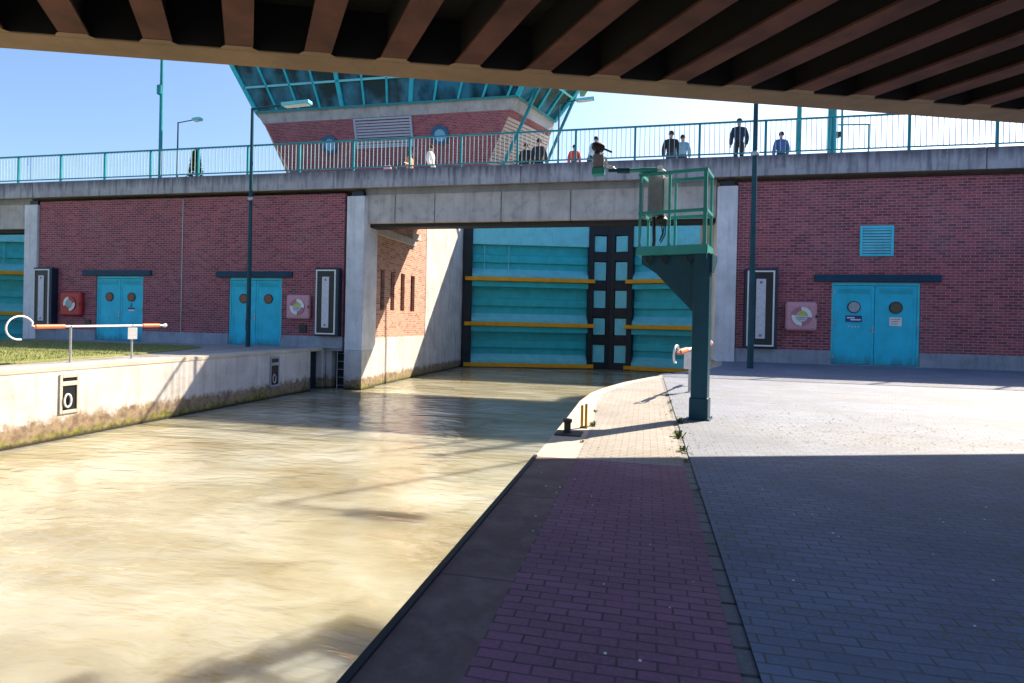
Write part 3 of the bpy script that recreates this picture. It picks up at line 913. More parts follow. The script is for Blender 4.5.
gate_leaf('right turquoise leaf of the middle lock gate, half hidden by the green platform', 6.15, 33.0, -A, -1)
gate_leaf('left turquoise leaf of the second lock gate at the far left edge', -42.5, 29.6, A, 1)
gate_leaf('right turquoise leaf of the second lock gate, hidden behind the far pillar', -26.0, 29.6, -A, -1)

# ---------------------------------------------------------------- control tower
tw = thing('control_tower', 'control tower flaring upward, red brick below and slanted teal-framed glass above', 'tower', (-15, 37, 6.4))
def ring(z, pts):
    return [Vector((x, y, z)) for x, y in pts]
def lerp(a, b, f):
    return a + (b - a) * f
P13 = [(-23.75, 33.0), (-7.38, 33.0), (-5.95, 37.4), (-7.4, 42), (-23.7, 42), (-25.2, 37.4)]
P10 = [(-22.12, 34.0), (-9.28, 34.0), (-6.75, 37.2), (-9.2, 41), (-22.2, 41), (-24.0, 37.2)]
def plan(z):
    f = (z - 10.3) / (13.7 - 10.3)
    return [(lerp(a[0], b[0], f), lerp(a[1], b[1], f)) for a, b in zip(P10, P13)]
def frustum(mb, z0, pl0, z1, pl1, caps=True):
    a, b = ring(z0, pl0), ring(z1, pl1)
    n = len(a)
    fs = [(i, (i + 1) % n, n + (i + 1) % n, n + i) for i in range(n)]
    if caps:
        fs += [tuple(reversed(range(n))), tuple(range(n, 2 * n))]
    mb.add(a + b, fs)
def grow(pl, d):
    cx, cy = -15.2, 37.3
    out = []
    for x, y in pl:
        l = math.hypot(x - cx, y - cy)
        out.append((x + (x - cx) / l * d, y + (y - cy) / l * d))
    return out
mb = MB(); frustum(mb, 9.9, plan(9.9), 13.12, plan(13.12)); mb.build('brick_body', M['brick'], tw)
mb = MB(); frustum(mb, 13.12, grow(plan(13.12), 0.06), 13.75, grow(plan(13.75), 0.06)); mb.build('concrete_band', M['tower_concrete'], tw)
MB().box(-21.5, 7.5, 35.6, 38.4, 6.95, 9.88).build('shadow_beam', M['tower_concrete'], tw)  # unseen beam added to cast the far diagonal shadow on the chamber wall
# pale ribbed cladding on the right-hand faces
for k0, k1 in ((1, 2), (5, 0)):
    mb = MB()
    nrow = 16
    for j in range(nrow):
        z0 = 9.95 + (12.8 - 9.95) * j / nrow
        z1 = z0 + (12.8 - 9.95) / nrow * 0.78
        a0, a1 = plan(z0), plan(z1)
        o0, o1 = grow(a0, 0.05), grow(a1, 0.05)
        q = [Vector((*a0[k0], z0)), Vector((*a0[k1], z0)), Vector((*a1[k1], z1)), Vector((*a1[k0], z1)),
             Vector((*o0[k0], z0)), Vector((*o0[k1], z0)), Vector((*o1[k1], z1)), Vector((*o1[k0], z1))]
        mb.add(q, [(0, 1, 2, 3), (4, 5, 6, 7), (0, 1, 5, 4), (2, 3, 7, 6), (1, 2, 6, 5), (0, 3, 7, 4)])
    mb.build('cladding', M['cladding'], tw)
# front face helpers
def front(x, z, off=0.0):
    f = (z - 10.3) / 3.4
    y = 34.0 - f
    nrm = Vector((0, -3.4, -1.0)).normalized()
    return Vector((x, y, z)) + nrm * off
FN = Vector((0, -3.4, -1.0)).normalized()
FU = Vector((0, -1.0, 3.4)).normalized()
for cx, cz in ((-19.15, 11.75), (-12.02, 11.98)):
    c = front(cx, cz, 0.01)
    w = MB().arc(c, 0.36, 0.56, 0, 2 * math.pi, (1, 0, 0), FU, 0.12, 32).build('round_window', M['roundrim'], tw, smooth=False)
    MB().lathe(c, [(0.38, 0.0), (0.38, 0.05)], FN, 28).build('pane', M['roundglass'], w)
lo = MB()
lx0, lx1, lz0, lz1 = -17.4, -13.7, 11.45, 13.10
def fbox(mb, x0, x1, z0, z1, o0, o1):
    q = [front(x, z, o) for o in (o0, o1) for z in (z0, z1) for x in (x0, x1)]
    mb.add(q, [(0, 2, 3, 1), (4, 5, 7, 6), (0, 1, 5, 4), (2, 6, 7, 3), (0, 4, 6, 2), (1, 3, 7, 5)])
fbox(lo, lx0, lx0 + 0.12, lz0, lz1, 0.0, 0.10); fbox(lo, lx1 - 0.12, lx1, lz0, lz1, 0.0, 0.10)
fbox(lo, lx0 + 0.12, lx1 - 0.12, lz1 - 0.1, lz1, 0.0, 0.10); fbox(lo, lx0 + 0.12, lx1 - 0.12, lz0, lz0 + 0.1, 0.0, 0.10)
loo = lo.build('louvre', M['louvre'], tw)
lo = MB()
for k in range(9):
    z = lz0 + 0.12 + k * 0.158
    fbox(lo, lx0 + 0.12, lx1 - 0.12, z, z + 0.10, 0.01, 0.06)
lo.build('louvre_slats', M['louvre'], loo)
# glazing
GB = grow(plan(13.78), 0.02)
GT = [(-25.5, 31.7), (-5.1, 31.7), (-2.9, 37.3), (-5.0, 43.6), (-25.4, 43.6), (-27.2, 37.3)]
ZB, ZT = 13.78, 17.6
mb = MB(); frustum(mb, ZB, GB, ZT, GT); mb.build('glazing', M['glass'], tw)
mb = MB(); frustum(mb, ZT, grow(GT, 0.3), ZT + 0.5, grow(GT, 0.4)); mb.build('roof', M['rail'], tw)
def gpt(e, f, h, off=0.03):
    a, b = Vector((*GB[e], ZB)), Vector((*GB[(e + 1) % 6], ZB))
    c, d = Vector((*GT[e], ZT)), Vector((*GT[(e + 1) % 6], ZT))
    p = lerp(lerp(a, b, f), lerp(c, d, f), h)
    nrm = (b - a).cross(c - a).normalized()
    return p + nrm * off, nrm
for e, fr_ in ((0, [k / 11.4 for k in range(12)] + [1.0]), (1, [0.25, 0.5, 0.75, 1.0]), (5, [0.0, 0.33, 0.66])):
    for i, f in enumerate(fr_):
        a, nr = gpt(e, f, 0.0); b, _ = gpt(e, f, 1.0)
        thick = 0.26 if (e == 0 and i in (0, 4, 7)) or f == 1.0 else 0.12
        MB().bar(a, b, thick, 0.16, up=nr).build('mullion', M['gate'], tw)
for e in (0, 1, 5):
    for h in (0.0, 0.36, 0.7):
        a, nr = gpt(e, 0.0, h, 0.05); b, _ = gpt(e, 1.0, h, 0.05)
        MB().bar(a, b, 0.12, 0.12 if h else 0.2, up=nr).build('transom', M['gate_light'] if h else M['rail'], tw)
# slanting steel struts in front of the right-hand face
MB().tube([(-8.75, 33.4, 8.8), (-7.05, 33.75, 12.8), (-5.3, 34.2, 16.9)], 0.10, 10).build('strut', M['rail'], tw, smooth=True)
MB().tube([(-6.6, 37.3, 10.4), (-5.4, 37.5, 13.5), (-3.9, 37.6, 17.0)], 0.10, 10).build('strut', M['rail'], tw, smooth=True)

# ---------------------------------------------------------------- bridge overhead
ANG = math.atan(0.3675)
ob = thing('overhead_bridge', 'dark bridge overhead with brown ribs under its deck and a tan edge beam', 'bridge', (0, 7.643, 3.93), ANG)
W = 6.2
MB().box(-30, 40, -0.442, -0.432, 0.012, 0.52).build('shade_plate', M['soffit_shade'], ob, local=True)  # black sheet painting the shade at the ends of the recesses
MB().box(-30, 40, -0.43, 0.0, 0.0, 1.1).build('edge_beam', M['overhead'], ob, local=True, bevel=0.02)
MB().box(-30, 40, -W, -0.425, 0.52, 1.0).build('deck', M['soffit_shade'], ob, local=True)
MB().box(-30, 40, -W - 0.4, -W, 0.0, 1.1).build('edge_beam', M['overhead'], ob, local=True)
k = 0
for i in range(-33, 48):
    x = (-1.48 + 0.78 * i) * 1.0254
    if x < -26 or x > 37: continue
    sx = 0.289
    y0, y1 = -0.445, -W + 0.01
    x0, x1 = x, x + sx * (-y1 + y0)
    hw = 0.14
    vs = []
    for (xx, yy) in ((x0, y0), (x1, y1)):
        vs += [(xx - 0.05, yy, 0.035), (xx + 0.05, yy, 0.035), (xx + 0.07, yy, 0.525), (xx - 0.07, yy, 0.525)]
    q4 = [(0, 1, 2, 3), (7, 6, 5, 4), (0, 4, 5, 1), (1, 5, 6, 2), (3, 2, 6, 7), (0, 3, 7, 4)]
    rbm = MB().add(vs, q4).build('rib', M['soffit_shade'], ob, local=True)
    vs = []
    for (xx, yy) in ((x0, y0), (x1, y1)):
        vs += [(xx - hw, yy, 0.006), (xx + hw, yy, 0.006), (xx + hw, yy, 0.034), (xx - hw, yy, 0.034)]
    MB().add(vs, q4).build('flange', M['rib'], rbm, local=True)
    MB().prism([(x0 - 0.2, -0.433, 0.001), (x0 + 0.2, -0.433, 0.001), (x0 + 0.15, -0.50, 0.001), (x0 + 0.155, -0.53, 0.001), (x0 - 0.115, -0.53, 0.001), (x0 - 0.15, -0.50, 0.001)], (0, 0, 0.004)).build('haunch', M['overhead'], rbm, local=True)

# ================================================================ OBJECTS
# wall lamp boxes
def wall_lamp(x0, x1, label):
    z0, z1 = 0.46, 2.96
    w = thing('wall_light_panel', label, 'light panel', ((x0 + x1) / 2, WY, z0), 0, 'tall framed light panels on the brick walls')
    y = WY
    MB().box(x0, x1, y - 0.30, y, z0, z1).build('case', M['navy'], w, bevel=0.02)
    f = MB(); fx0, fx1, fz0, fz1, t = x0 + 0.06, x1 - 0.10, z0 + 0.06, z1 - 0.07, 0.045
    f.box(fx0, fx0 + t, y - 0.335, y - 0.301, fz0, fz1).box(fx1 - t, fx1, y - 0.335, y - 0.301, fz0, fz1)
    f.box(fx0 + t, fx1 - t, y - 0.335, y - 0.301, fz0, fz0 + t).box(fx0 + t, fx1 - t, y - 0.335, y - 0.301, fz1 - t, fz1)
    f.build('frame', M['white'], w)
    MB().box(fx0 + t, fx1 - t, y - 0.312, y - 0.301, fz0 + t, fz1 - t).build('panel', M['black'], w)
    xm = (fx0 + fx1) / 2
    d = MB().box(xm - 0.14, xm + 0.14, y - 0.345, y - 0.313, z0 + 0.30, z1 - 0.33).build('diffuser', M['offwhite'], w, bevel=0.008)
    for zz in (z0 + 0.40, z1 - 0.44):
        MB().box(xm - 0.04, xm + 0.04, y - 0.349, y - 0.3455, zz - 0.04, zz + 0.04).build('clip', M['cabinet'], d)
    return w
wall_lamp(-24.92, -23.98, 'tall black panel with white strip, beside the slim far-left pillar')
wall_lamp(-11.97, -11.02, 'tall black panel with white strip, beside the broad pillar at the lock mouth')
wall_lamp(3.02, 3.98, 'tall black panel with white strip, behind the lamp post right of the gate')

# lifebuoy boxes
def buoy_box(x0, x1, z0, z1, case, label, dark_arc):
    b = thing('lifebuoy_box', label, 'lifebuoy box', ((x0 + x1) / 2, WY, z0), 0, 'lifebuoy boxes on the brick walls')
    y = WY
    MB().box(x0, x1, y - 0.20, y, z0, z1).build('case', case, b, bevel=0.09, seg=4)
    xm, zm = (x0 + x1) / 2, (z0 + z1) / 2
    c = (xm, y - 0.201, zm)
    q = math.pi / 2
    if dark_arc:
        segs = [(q * 1.1, q * 2.2), (q * 3.0, q * 4.1)]
    else:
        segs = [(-0.1, q * 1.05), (q * 1.9, q * 3.0)]
    MB().arc((xm, y - 0.2, zm), 0.17, 0.30, 0, 2 * math.pi, (1, 0, 0), (0, 0, 1), 0.03, 32).build('ring_relief', M['ringpink'] if case == M['pink'] else case, b)
    for a0, a1 in segs:
        MB().arc((xm, y - 0.2, zm), 0.175, 0.295, a0, a1, (1, 0, 0), (0, 0, 1), 0.036, 12).build('white_segment', M['white'], b)
    d = MB().lathe((xm, y - 0.20, zm), [(0.165, 0), (0.165, -0.03)], (0, 1, 0), 24)
    d.build('disc', M['paleglass'] if dark_arc else M['offwhite'], b)
    if not dark_arc:
        mb = MB(); mb.arc((xm, y - 0.231, zm + 0.02), 0.0, 0.14, 0.05, math.pi - 0.05, (1, 0, 0), (0, 0, 1), 0.005, 14)
        mb.build('lime_half', M['lime'], b)
        mb = MB()
        for r in range(2):
            for j in range(4):
                mb.box(xm - 0.10 + j * 0.055, xm - 0.065 + j * 0.055, y - 0.236, y - 0.2305, zm - 0.05 - r * 0.05, zm - 0.02 - r * 0.05)
        mb.build('lettering', M['cabinet'], b)
    MB().box(x1 - 0.06, x1 - 0.02, y - 0.215, y - 0.19, zm - 0.05, zm + 0.05).build('latch', M['black'], b)
buoy_box(-23.68, -22.62, 0.98, 1.98, M['red'], 'deep red lifebuoy box beside the far-left double door', True)
buoy_box(-13.22, -12.24, 1.05, 1.97, M['pink'], 'faded pink lifebuoy box between the middle double door and a black light panel', False)
buoy_box(4.24, 5.16, 1.03, 1.93, M['pink'], 'faded pink lifebuoy box left of the right-hand double door', False)

# street lamps
def street_lamp(x, y, z0, top, arm, label, r=0.075, head_tilt=0.0, headlen=1.1, mat='post', collar=True):
    l = thing('street_lamp', label, 'street lamp', (x, y, z0))
    MB().tube([(x, y, z0), (x, y, z0 + (top - z0) * 0.35), (x, y, top)], [r, r * 0.85, r * 0.62], 12).build('pole', M[mat], l, smooth=True)
    if collar:
        zc = z0 + (top - z0) * 0.62
        MB().lathe((x, y, zc), [(r * 1.05, -0.06), (r * 1.25, -0.04), (r * 1.25, 0.04), (r * 1.05, 0.06)], n=12).build('collar', M['steel'], l, smooth=True)
        MB().box(x - r * 0.6, x + r * 0.6, y - r * 1.05, y - r * 0.8, z0 + 0.6, z0 + 1.0).build('hatch', M[mat], l)
    s = 1 if arm > 0 else -1
    a = abs(arm) - headlen
    if abs(arm) > 0.05:
        MB().tube([(x, y, top - 0.03), (x + s * a, y, top + head_tilt * a)], r * 0.5, 10).build('arm', M[mat], l, smooth=True)
        hx0, hx1 = x + s * a, x + s * (a + headlen)
        z1, z2 = top + head_tilt * a, top + head_tilt * (a + headlen)
        h = MB()
        h.bar((hx0, y, z1), (hx1, y, z2), 0.30, 0.13)
        ho = h.build('head', M['gate_light'], l, bevel=0.03)
        MB().bar((hx0 + s * 0.1, y, z1 - 0.075), (hx1 - s * 0.08, y, z2 - 0.075), 0.22, 0.03).build('lens', M['white'], ho)
    return l
street_lamp(-14.25, 19.45, 0.0, 8.74, 2.35, 'tall teal street lamp standing before the middle double door', r=0.085, head_tilt=0.035)
street_lamp(2.75, 17.2, 0.0, 9.3, 2.2, 'tall dark lamp post right of the gate, running up behind the overhead bridge', r=0.085)
street_lamp(-23.3, 26.0, 6.44, 10.85, 1.35, 'slim dark street lamp on the bridge left of the tower', r=0.05, head_tilt=0.08, headlen=0.45, collar=False)
street_lamp(-4.5, 30.0, 6.0, 12.2, 1.75, 'slim street lamp with its arm just right of the tower', r=0.06, head_tilt=0.05, headlen=0.9, collar=False)
def mast(x, y, z0, top, r, label, box=None):
    m_ = thing('mast', label, 'mast', (x, y, z0))
    MB().tube([(x, y, z0), (x, y, top)], [r, r * 0.8], 12).build('pole', M['rail'], m_, smooth=True)
    MB().lathe((x, y, z0), [(r * 2, 0), (r * 2, 0.04), (r * 1.1, 0.06)], n=12).build('base_plate', M['rail'], m_)
    if box:
        MB().lathe((x - 0.06, y - 0.05, box), [(0.03, -0.25), (0.12, -0.2), (0.12, 0.2), (0.03, 0.25)], n=12).build('sensor_box', M['rail'], m_)
    return m_
mast(-22.45, 24.0, 6.44, 15.5, 0.085, 'tall teal mast on the left of the bridge with a small box halfway up', 11.65)
mast(5.35, 24.0, 6.44, 13.0, 0.09, 'dark teal mast on the bridge, slimmer of the pair above the double door')
mast(6.47, 24.0, 6.44, 13.0, 0.16, 'thick teal mast on the bridge, thicker of the pair above the double door')
sf = thing('traffic_barrier', 'thin steel frame with a small camera on the bridge beside the thick mast', 'frame', (7.0, 24.2, 6.44))
MB().bar((6.85, 24.2, 6.44), (6.85, 24.2, 11), 0.06).build('upright', M['rail'], sf)
MB().bar((6.7, 24.2, 8.62), (7.75, 24.2, 8.58), 0.045).build('cross_bar', M['rail'], sf)
MB().bar((7.75, 24.2, 8.6), (7.75, 24.2, 7.3), 0.045).build('drop_bar', M['rail'], sf)
MB().box(6.62, 6.80, 24.1, 24.3, 8.15, 8.35).build('camera', M['rust'], sf, bevel=0.02)

# platform on its column
pf = thing('signal_platform', 'green steel cage platform on a single column at the quay', 'platform', (0.64, 7.47, 0.0), rad(-14))
cmb = MB().box(-0.095, 0.095, -0.095, 0.095, 0.0, 1.97)
cmb.build('column', M['column'], pf, local=True, bevel=0.012)
MB().box(-0.108, 0.108, -0.108, 0.108, 0.0, 0.26).build('column_sleeve', M['column'], pf, local=True, bevel=0.012)
MB().box(-0.135, 0.135, -0.135, 0.135, 0.0, 0.012).build('base_plate', M['column'], pf, local=True, bevel=0.003)
for bx0, by0 in ((-0.121, -0.121), (0.121, -0.121), (0.121, 0.121), (-0.121, 0.121)):
    MB().lathe((bx0, by0, 0.012), [(0.011, 0), (0.011, 0.012), (0.006, 0.013), (0.006, 0.022)], n=6).build('bolt', M['steel'], pf, local=True)
MB().prism([(-0.73, -0.02, 1.955), (-0.73, -0.02, 1.86), (-0.55, -0.02, 1.74), (-0.10, -0.02, 1.27), (-0.10, -0.02, 1.955)], (0, 0.045, 0)).build('bracket', M['column'], pf, local=True)
MB().prism([(0.10, -0.08, 1.955), (0.10, -0.08, 1.74), (0.10, 0.09, 1.74), (0.10, 0.33, 1.90), (0.10, 0.33, 1.955)], (0.02, 0, 0)).build('bracket', M['column'], pf, local=True)
PX0, PX1, PY0, PY1 = -0.76, 0.055, -0.12, 0.34
fl = MB().box(PX0, PX1, PY0, PY1, 1.957, 1.985)
fl.box(PX0, PX1, PY0 - 0.012, PY0, 1.955, 2.06).box(PX0, PX1, PY1, PY1 + 0.012, 1.955, 2.06).box(PX1, PX1 + 0.012, PY0, PY1, 1.90, 2.06).box(PX0 - 0.012, PX0, PY0, PY1, 1.955, 2.06)
fl.build('floor', M['platform'], pf, local=True)
for (x, y) in ((PX0 + 0.02, PY0 + 0.02), (PX0 + 0.02, PY1 - 0.02), (PX1 - 0.025, PY0 + 0.02), (PX1 - 0.02, PY1 - 0.02), (-0.40, PY1 - 0.02), (-0.385, PY0 + 0.02)):
    w = 0.042 if (x > 0 and y < 0) else 0.03
    MB().box(x - w / 2, x + w / 2, y - w / 2, y + w / 2, 1.985, 2.925).build('post', M['platform'], pf, local=True, bevel=0.004)
for z in (2.47, 2.94):
    r_ = MB()
    r_.box(PX0, PX1, PY0, PY0 + 0.035, z - 0.018, z + 0.018).box(PX0, PX1, PY1 - 0.035, PY1, z - 0.018, z + 0.018)
    r_.box(PX1 - 0.035, PX1, PY0 + 0.035, PY1 - 0.035, z - 0.018, z + 0.018).box(PX0, PX0 + 0.035, PY0 + 0.035, PY1 - 0.035, z - 0.018, z + 0.018)
    r_.build('rail', M['platform'], pf, local=True)
for xx in (-0.66, -0.48, -0.18):
    MB().tube([(xx, PY0 + 0.03, 1.93), (xx + 0.01, PY0 + 0.03, 1.88), (xx + 0.05, PY0 + 0.02, 1.85), (xx + 0.08, PY0 + 0.03, 1.89), (xx + 0.08, PY0 + 0.03, 1.95)], 0.012, 6).build('cable_loop', M['rust'], pf, local=True, smooth=True)
cb_ = thing('control_cabinet', 'grey control cabinet with hanging cables inside the green platform cage', 'cabinet', (0.64, 7.47, 0.0), rad(-14))
MB().box(-0.68, -0.50, 0.02, 0.22, 2.46, 2.96).build('case', M['cabinet'], cb_, local=True, bevel=0.01)
MB().box(-0.499, -0.43, 0.06, 0.18, 2.52, 2.93).build('side_box', M['offwhite'], cb_, local=True, bevel=0.01)
MB().lathe((-0.52, 0.08, 2.39), [(0.02, -0.06), (0.07, -0.05), (0.08, 0.02), (0.05, 0.06)], n=14).build('motor', M['rust'], cb_, local=True, smooth=True)
ca = MB()
ca.tube([(-0.62, 0.1, 2.45), (-0.61, 0.08, 2.3), (-0.60, 0.06, 2.15), (-0.61, 0.05, 2.0)], 0.022, 8)
ca.tube([(-0.52, 0.1, 2.34), (-0.50, 0.07, 2.24), (-0.53, 0.06, 2.15), (-0.49, 0.05, 2.22), (-0.48, 0.08, 2.4)], 0.008, 6)
ca.tube([(-0.47, 0.1, 2.40), (-0.47, 0.07, 2.22), (-0.52, 0.06, 2.12)], 0.008, 6)
ca.build('cable', M['black'], cb_, local=True, smooth=True)
MB().box(-0.64, -0.58, 0.02, 0.1, 1.99, 2.06).build('junction_box', M['white'], cb_, local=True, bevel=0.006)

sa = thing('jib_crane', 'green jib pipe from the platform with a box and dark spotlight at its tip', 'jib', (0.12, 7.5, 2.96))
ya = 7.55
MB().tube([(0.12, ya, 2.99), (-0.09, ya, 3.0), (-0.12, ya, 3.0)], [0.036, 0.034, 0.03], 12).tube([(-0.12, ya, 3.0), (-0.24, ya, 3.0)], 0.026, 12).build('pipe', M['platform'], sa, smooth=True)
MB().tube([(-0.24, ya, 3.0), (-0.39, ya, 3.005)], 0.036, 12).tube([(-0.39, ya, 3.005), (-0.5, ya, 3.01)], 0.022, 12).build('pipe_sleeve', M['column'], sa, smooth=True)
MB().box(0.09, 0.15, ya - 0.035, ya + 0.035, 2.94, 3.04).tube([(0.15, ya, 3.0), (0.21, ya, 2.95)], 0.014, 8).build('clamp', M['white'], sa, bevel=0.005)
MB().box(-0.70, -0.545, ya - 0.07, ya + 0.07, 2.955, 3.04).build('socket', M['platform'], sa, bevel=0.008)
MB().box(-0.69, -0.56, ya - 0.065, ya + 0.065, 3.045, 3.20).build('box', M['cabinet'], sa, bevel=0.01)
MB().prism([(-0.555, ya - 0.04, 3.18), (-0.52, ya - 0.04, 3.16), (-0.49, ya - 0.04, 3.05), (-0.53, ya - 0.04, 3.06)], (0, 0.08, 0)).build('bracket', M['white'], sa)
MB().tube([(-0.53, ya, 3.08), (-0.44, ya, 3.05), (-0.40, ya, 3.0)], 0.010, 8).build('stay', M['steel'], sa)
MB().lathe((-0.645, ya, 3.22), [(0.02, 0), (0.035, 0.0), (0.035, 0.03), (0.02, 0.045)], n=12).build('swivel', M['rust'], sa)
MB().lathe((-0.70, ya - 0.05, 3.315), [(0.035, 0), (0.058, 0.03), (0.058, 0.13), (0.045, 0.15)], Vector((1, 0.35, -0.2)), 14).build('spotlight', M['rust'], sa, smooth=True)
MB().bar((-0.57, ya, 3.285), (-0.46, ya, 3.235), 0.05, 0.014).build('visor', M['rust'], sa)

# rescue poles on stands
def rescue_pole(pa, pb, stands, label, slabel, plates, r=0.24):
    a, b = Vector(pa), Vector(pb)
    d = (b - a).normalized()
    L_ = (b - a).length
    p = thing('rescue_pole', label, 'rescue pole', tuple((a + b) / 2), 0, 'rescue poles beside the water')
    MB().tube([a, b], 0.024, 10).build('shaft', M['white'], p, smooth=True)
    for f0, f1 in ((0.0, 0.19), (0.80, 0.955)):
        MB().tube([a + d * L_ * f0, a + d * L_ * f1], 0.046, 12).build('sleeve', M['orange'], p, smooth=True)
    MB().lathe(b, [(0.03, 0), (0.05, 0.02), (0.05, 0.06), (0.02, 0.1)], d, 10).build('end_cap', M['white'], p, smooth=True)
    # curled crook at the near end
    side = Vector((-d.y, d.x, 0))
    c = a - d * r * 1.25 + Vector((0, 0, -0.02))
    pts = [a, a - d * 0.07 + Vector((0, 0, 0.03))]
    for k in range(15):
        t = math.radians(25 + k * 18)
        pts.append(c + d * math.cos(t) * r * 1.15 + Vector((0, 0, math.sin(t) * r)) + side * 0.02 * k / 15)
    MB().tube(pts, 0.017, 8).build('crook', M['white'], p, smooth=True)
    for (sx, sy), pl_ in zip(stands, plates):
        f = (Vector((sx, sy, 0)) - Vector((a.x, a.y, 0))).dot(Vector((d.x, d.y, 0)))
        q = a + d * f
        s = thing('pole_stand', slabel if not pl_ else slabel + ' carrying a small white plate', 'stand', (q.x, q.y, 0), 0, 'stands of the rescue poles')
        MB().tube([(q.x, q.y, 0), (q.x, q.y, q.z - 0.03)], 0.024, 10).build('upright', M['steel'], s, smooth=True)
        MB().lathe((q.x, q.y, 0), [(0.07, 0), (0.07, 0.012), (0.03, 0.015)], n=12).build('foot', M['steel'], s)
        cup = MB()
        cup.tube([q + side * 0.035 + Vector((0, 0, 0.03)), q + side * 0.03 + Vector((0, 0, -0.025)), q - side * 0.03 + Vector((0, 0, -0.025)), q - side * 0.035 + Vector((0, 0, 0.03))], 0.01, 6)
        cup.build('cradle', M['steel'], s)
        if pl_:
            x, y, z = q.x, q.y, q.z
            Mx = Matrix.Translation((x, y, z)) @ Matrix.Rotation(pl_, 4, 'Z')
            MB().box(-0.10, 0.10, -0.05, -0.03, -0.33, -0.05, Mx).build('plate', M['white'], s, bevel=0.004)
    return p
rescue_pole((-12.35, 10.02, 0.80), (-12.35, 13.42, 0.83), [(-12.35, 10.81), (-12.35, 12.43)],
            'white rescue pole with red-orange sleeves beside the lawn on the left quay',
            'grey stand under the rescue pole on the left quay', [0, rad(60)])
rescue_pole((0.50, 9.55, 0.70), (1.22, 12.3, 0.78), [(0.70, 10.4), (1.12, 11.9)],
            'white rescue pole with red-orange sleeves behind the green column on the right quay',
            'grey stand under the rescue pole behind the green column', [rad(0.1), 0], 0.13)
# bollard, yellow post
bo = thing('mooring_bollard', 'low dark bollard on a base plate at the quay edge', 'bollard', (-0.72, 5.98, 0))
MB().lathe((-0.75, 6.02, 0.012), [(0.045, 0), (0.045, 0.012), (0.034, 0.02), (0.034, 0.09), (0.047, 0.105), (0.047, 0.13), (0.03, 0.135)], n=18).build('post', M['rust'], bo, smooth=True)
MB().box(-0.86, -0.60, 5.86, 6.12, 0.0, 0.013).build('base_plate', M['rust'], bo, bevel=0.004)
yp = thing('marker_post', 'short yellow twin-bar post standing by the bollard', 'post', (-0.62, 6.38, 0))
MB().box(-0.655, -0.63, 6.36, 6.40, 0, 0.24).build('bar', M['yellow'], yp, bevel=0.004)
MB().box(-0.615, -0.59, 6.40, 6.44, 0, 0.25).build('bar', M['yellow'], yp, bevel=0.004)
MB().box(-0.66, -0.585, 6.35, 6.45, 0.0, 0.012).build('foot_plate', M['rust'], yp)

# weeds and litter
def weed(x, y, r, n_, label):
    mb = MB(); rg = random.Random(int(x * 1000 + y * 77))
    for k in range(n_):
        a, l, h = rg.random() * 6.28, r * (0.4 + rg.random() * 0.7), r * (0.3 + rg.random() * 0.9)
        dx, dy = math.cos(a), math.sin(a)
        w = r * 0.16
        ox, oy = x + rg.uniform(-r, r) * 0.5, y + rg.uniform(-r, r) * 0.9
        mb.add([(ox - dy * w * .4, oy + dx * w * .4, 0.0), (ox + dy * w * .4, oy - dx * w * .4, 0.0),
                (ox + dx * l * .6 + dy * w, oy + dy * l * .6 - dx * w, h * .8), (ox + dx * l, oy + dy * l, h * .75),
                (ox + dx * l * .6 - dy * w, oy + dy * l * .6 + dx * w, h * .8)], [(0, 1, 2, 4), (2, 3, 4)])
    tag(mb.build('weed', M['leaf']), label, 'weed', 'weeds in the paving joints')
weed(0.345, 6.2, 0.07, 40, 'bright green weed tuft in the gutter joint before the column')
weed(0.345, 5.5, 0.05, 22, 'smallest weed tuft, in the gutter nearest the shadow edge')
weed(0.40, 7.1, 0.06, 24, 'sparse weed tuft in the gutter line left of the column foot')
weed(-0.545, 6.55, 0.06, 26, 'small weed tuft beside the yellow post')
for wx, wy, wr in ((0.34, 8.0, 0.035), (0.35, 8.9, 0.045), (0.345, 9.8, 0.04), (0.335, 5.05, 0.03), (-0.56, 5.6, 0.03), (-0.60, 7.6, 0.035), (0.36, 4.2, 0.025)):
    weed(wx, wy, wr, 16, 'tiny low weed sprouting from a paving joint along the quay strip')
mb = MB(); rg = random.Random(11)
for k in range(900):
    u = rg.random()
    if u < 0.55:
        x, y = rg.gauss(2.2, 1.0), rg.gauss(7.4, 0.9)
    elif u < 0.8:
        x, y = rg.gauss(0.35, 0.1), rg.uniform(4.5, 10)
    else:
        x, y = rg.uniform(-0.5, 4), rg.uniform(1.8, 12)
    if x < -0.5: continue
    a, r = rg.random() * 6.28, rg.uniform(0.006, 0.02)
    z = 0.006
    mb.add([(x + math.cos(a) * r, y + math.sin(a) * r, z), (x - math.sin(a) * r * .5, y + math.cos(a) * r * .5, z + 0.004),
            (x - math.cos(a) * r, y - math.sin(a) * r, z + 0.002), (x + math.sin(a) * r * .5, y - math.cos(a) * r * .5, z + 0.003)], [(0, 1, 2, 3)])
tag(mb.build('leaf_litter', M['litter']), 'dry leaf litter scattered over the sunlit paving', 'leaf litter', kind='stuff')
mb = MB()
for k in range(46):
    x, y = rg.uniform(-0.8, 2.2), rg.uniform(1.8, 4.6)
    r = rg.uniform(0.003, 0.007)
    mb.lathe((x, y, 0.002), [(r * .8, 0), (r, r * .4), (r * .4, r * .8)], n=6)
tag(mb.build('pebbles', M['white']), 'pale pebbles and crumbs on the shaded paving', 'pebbles', kind='stuff')

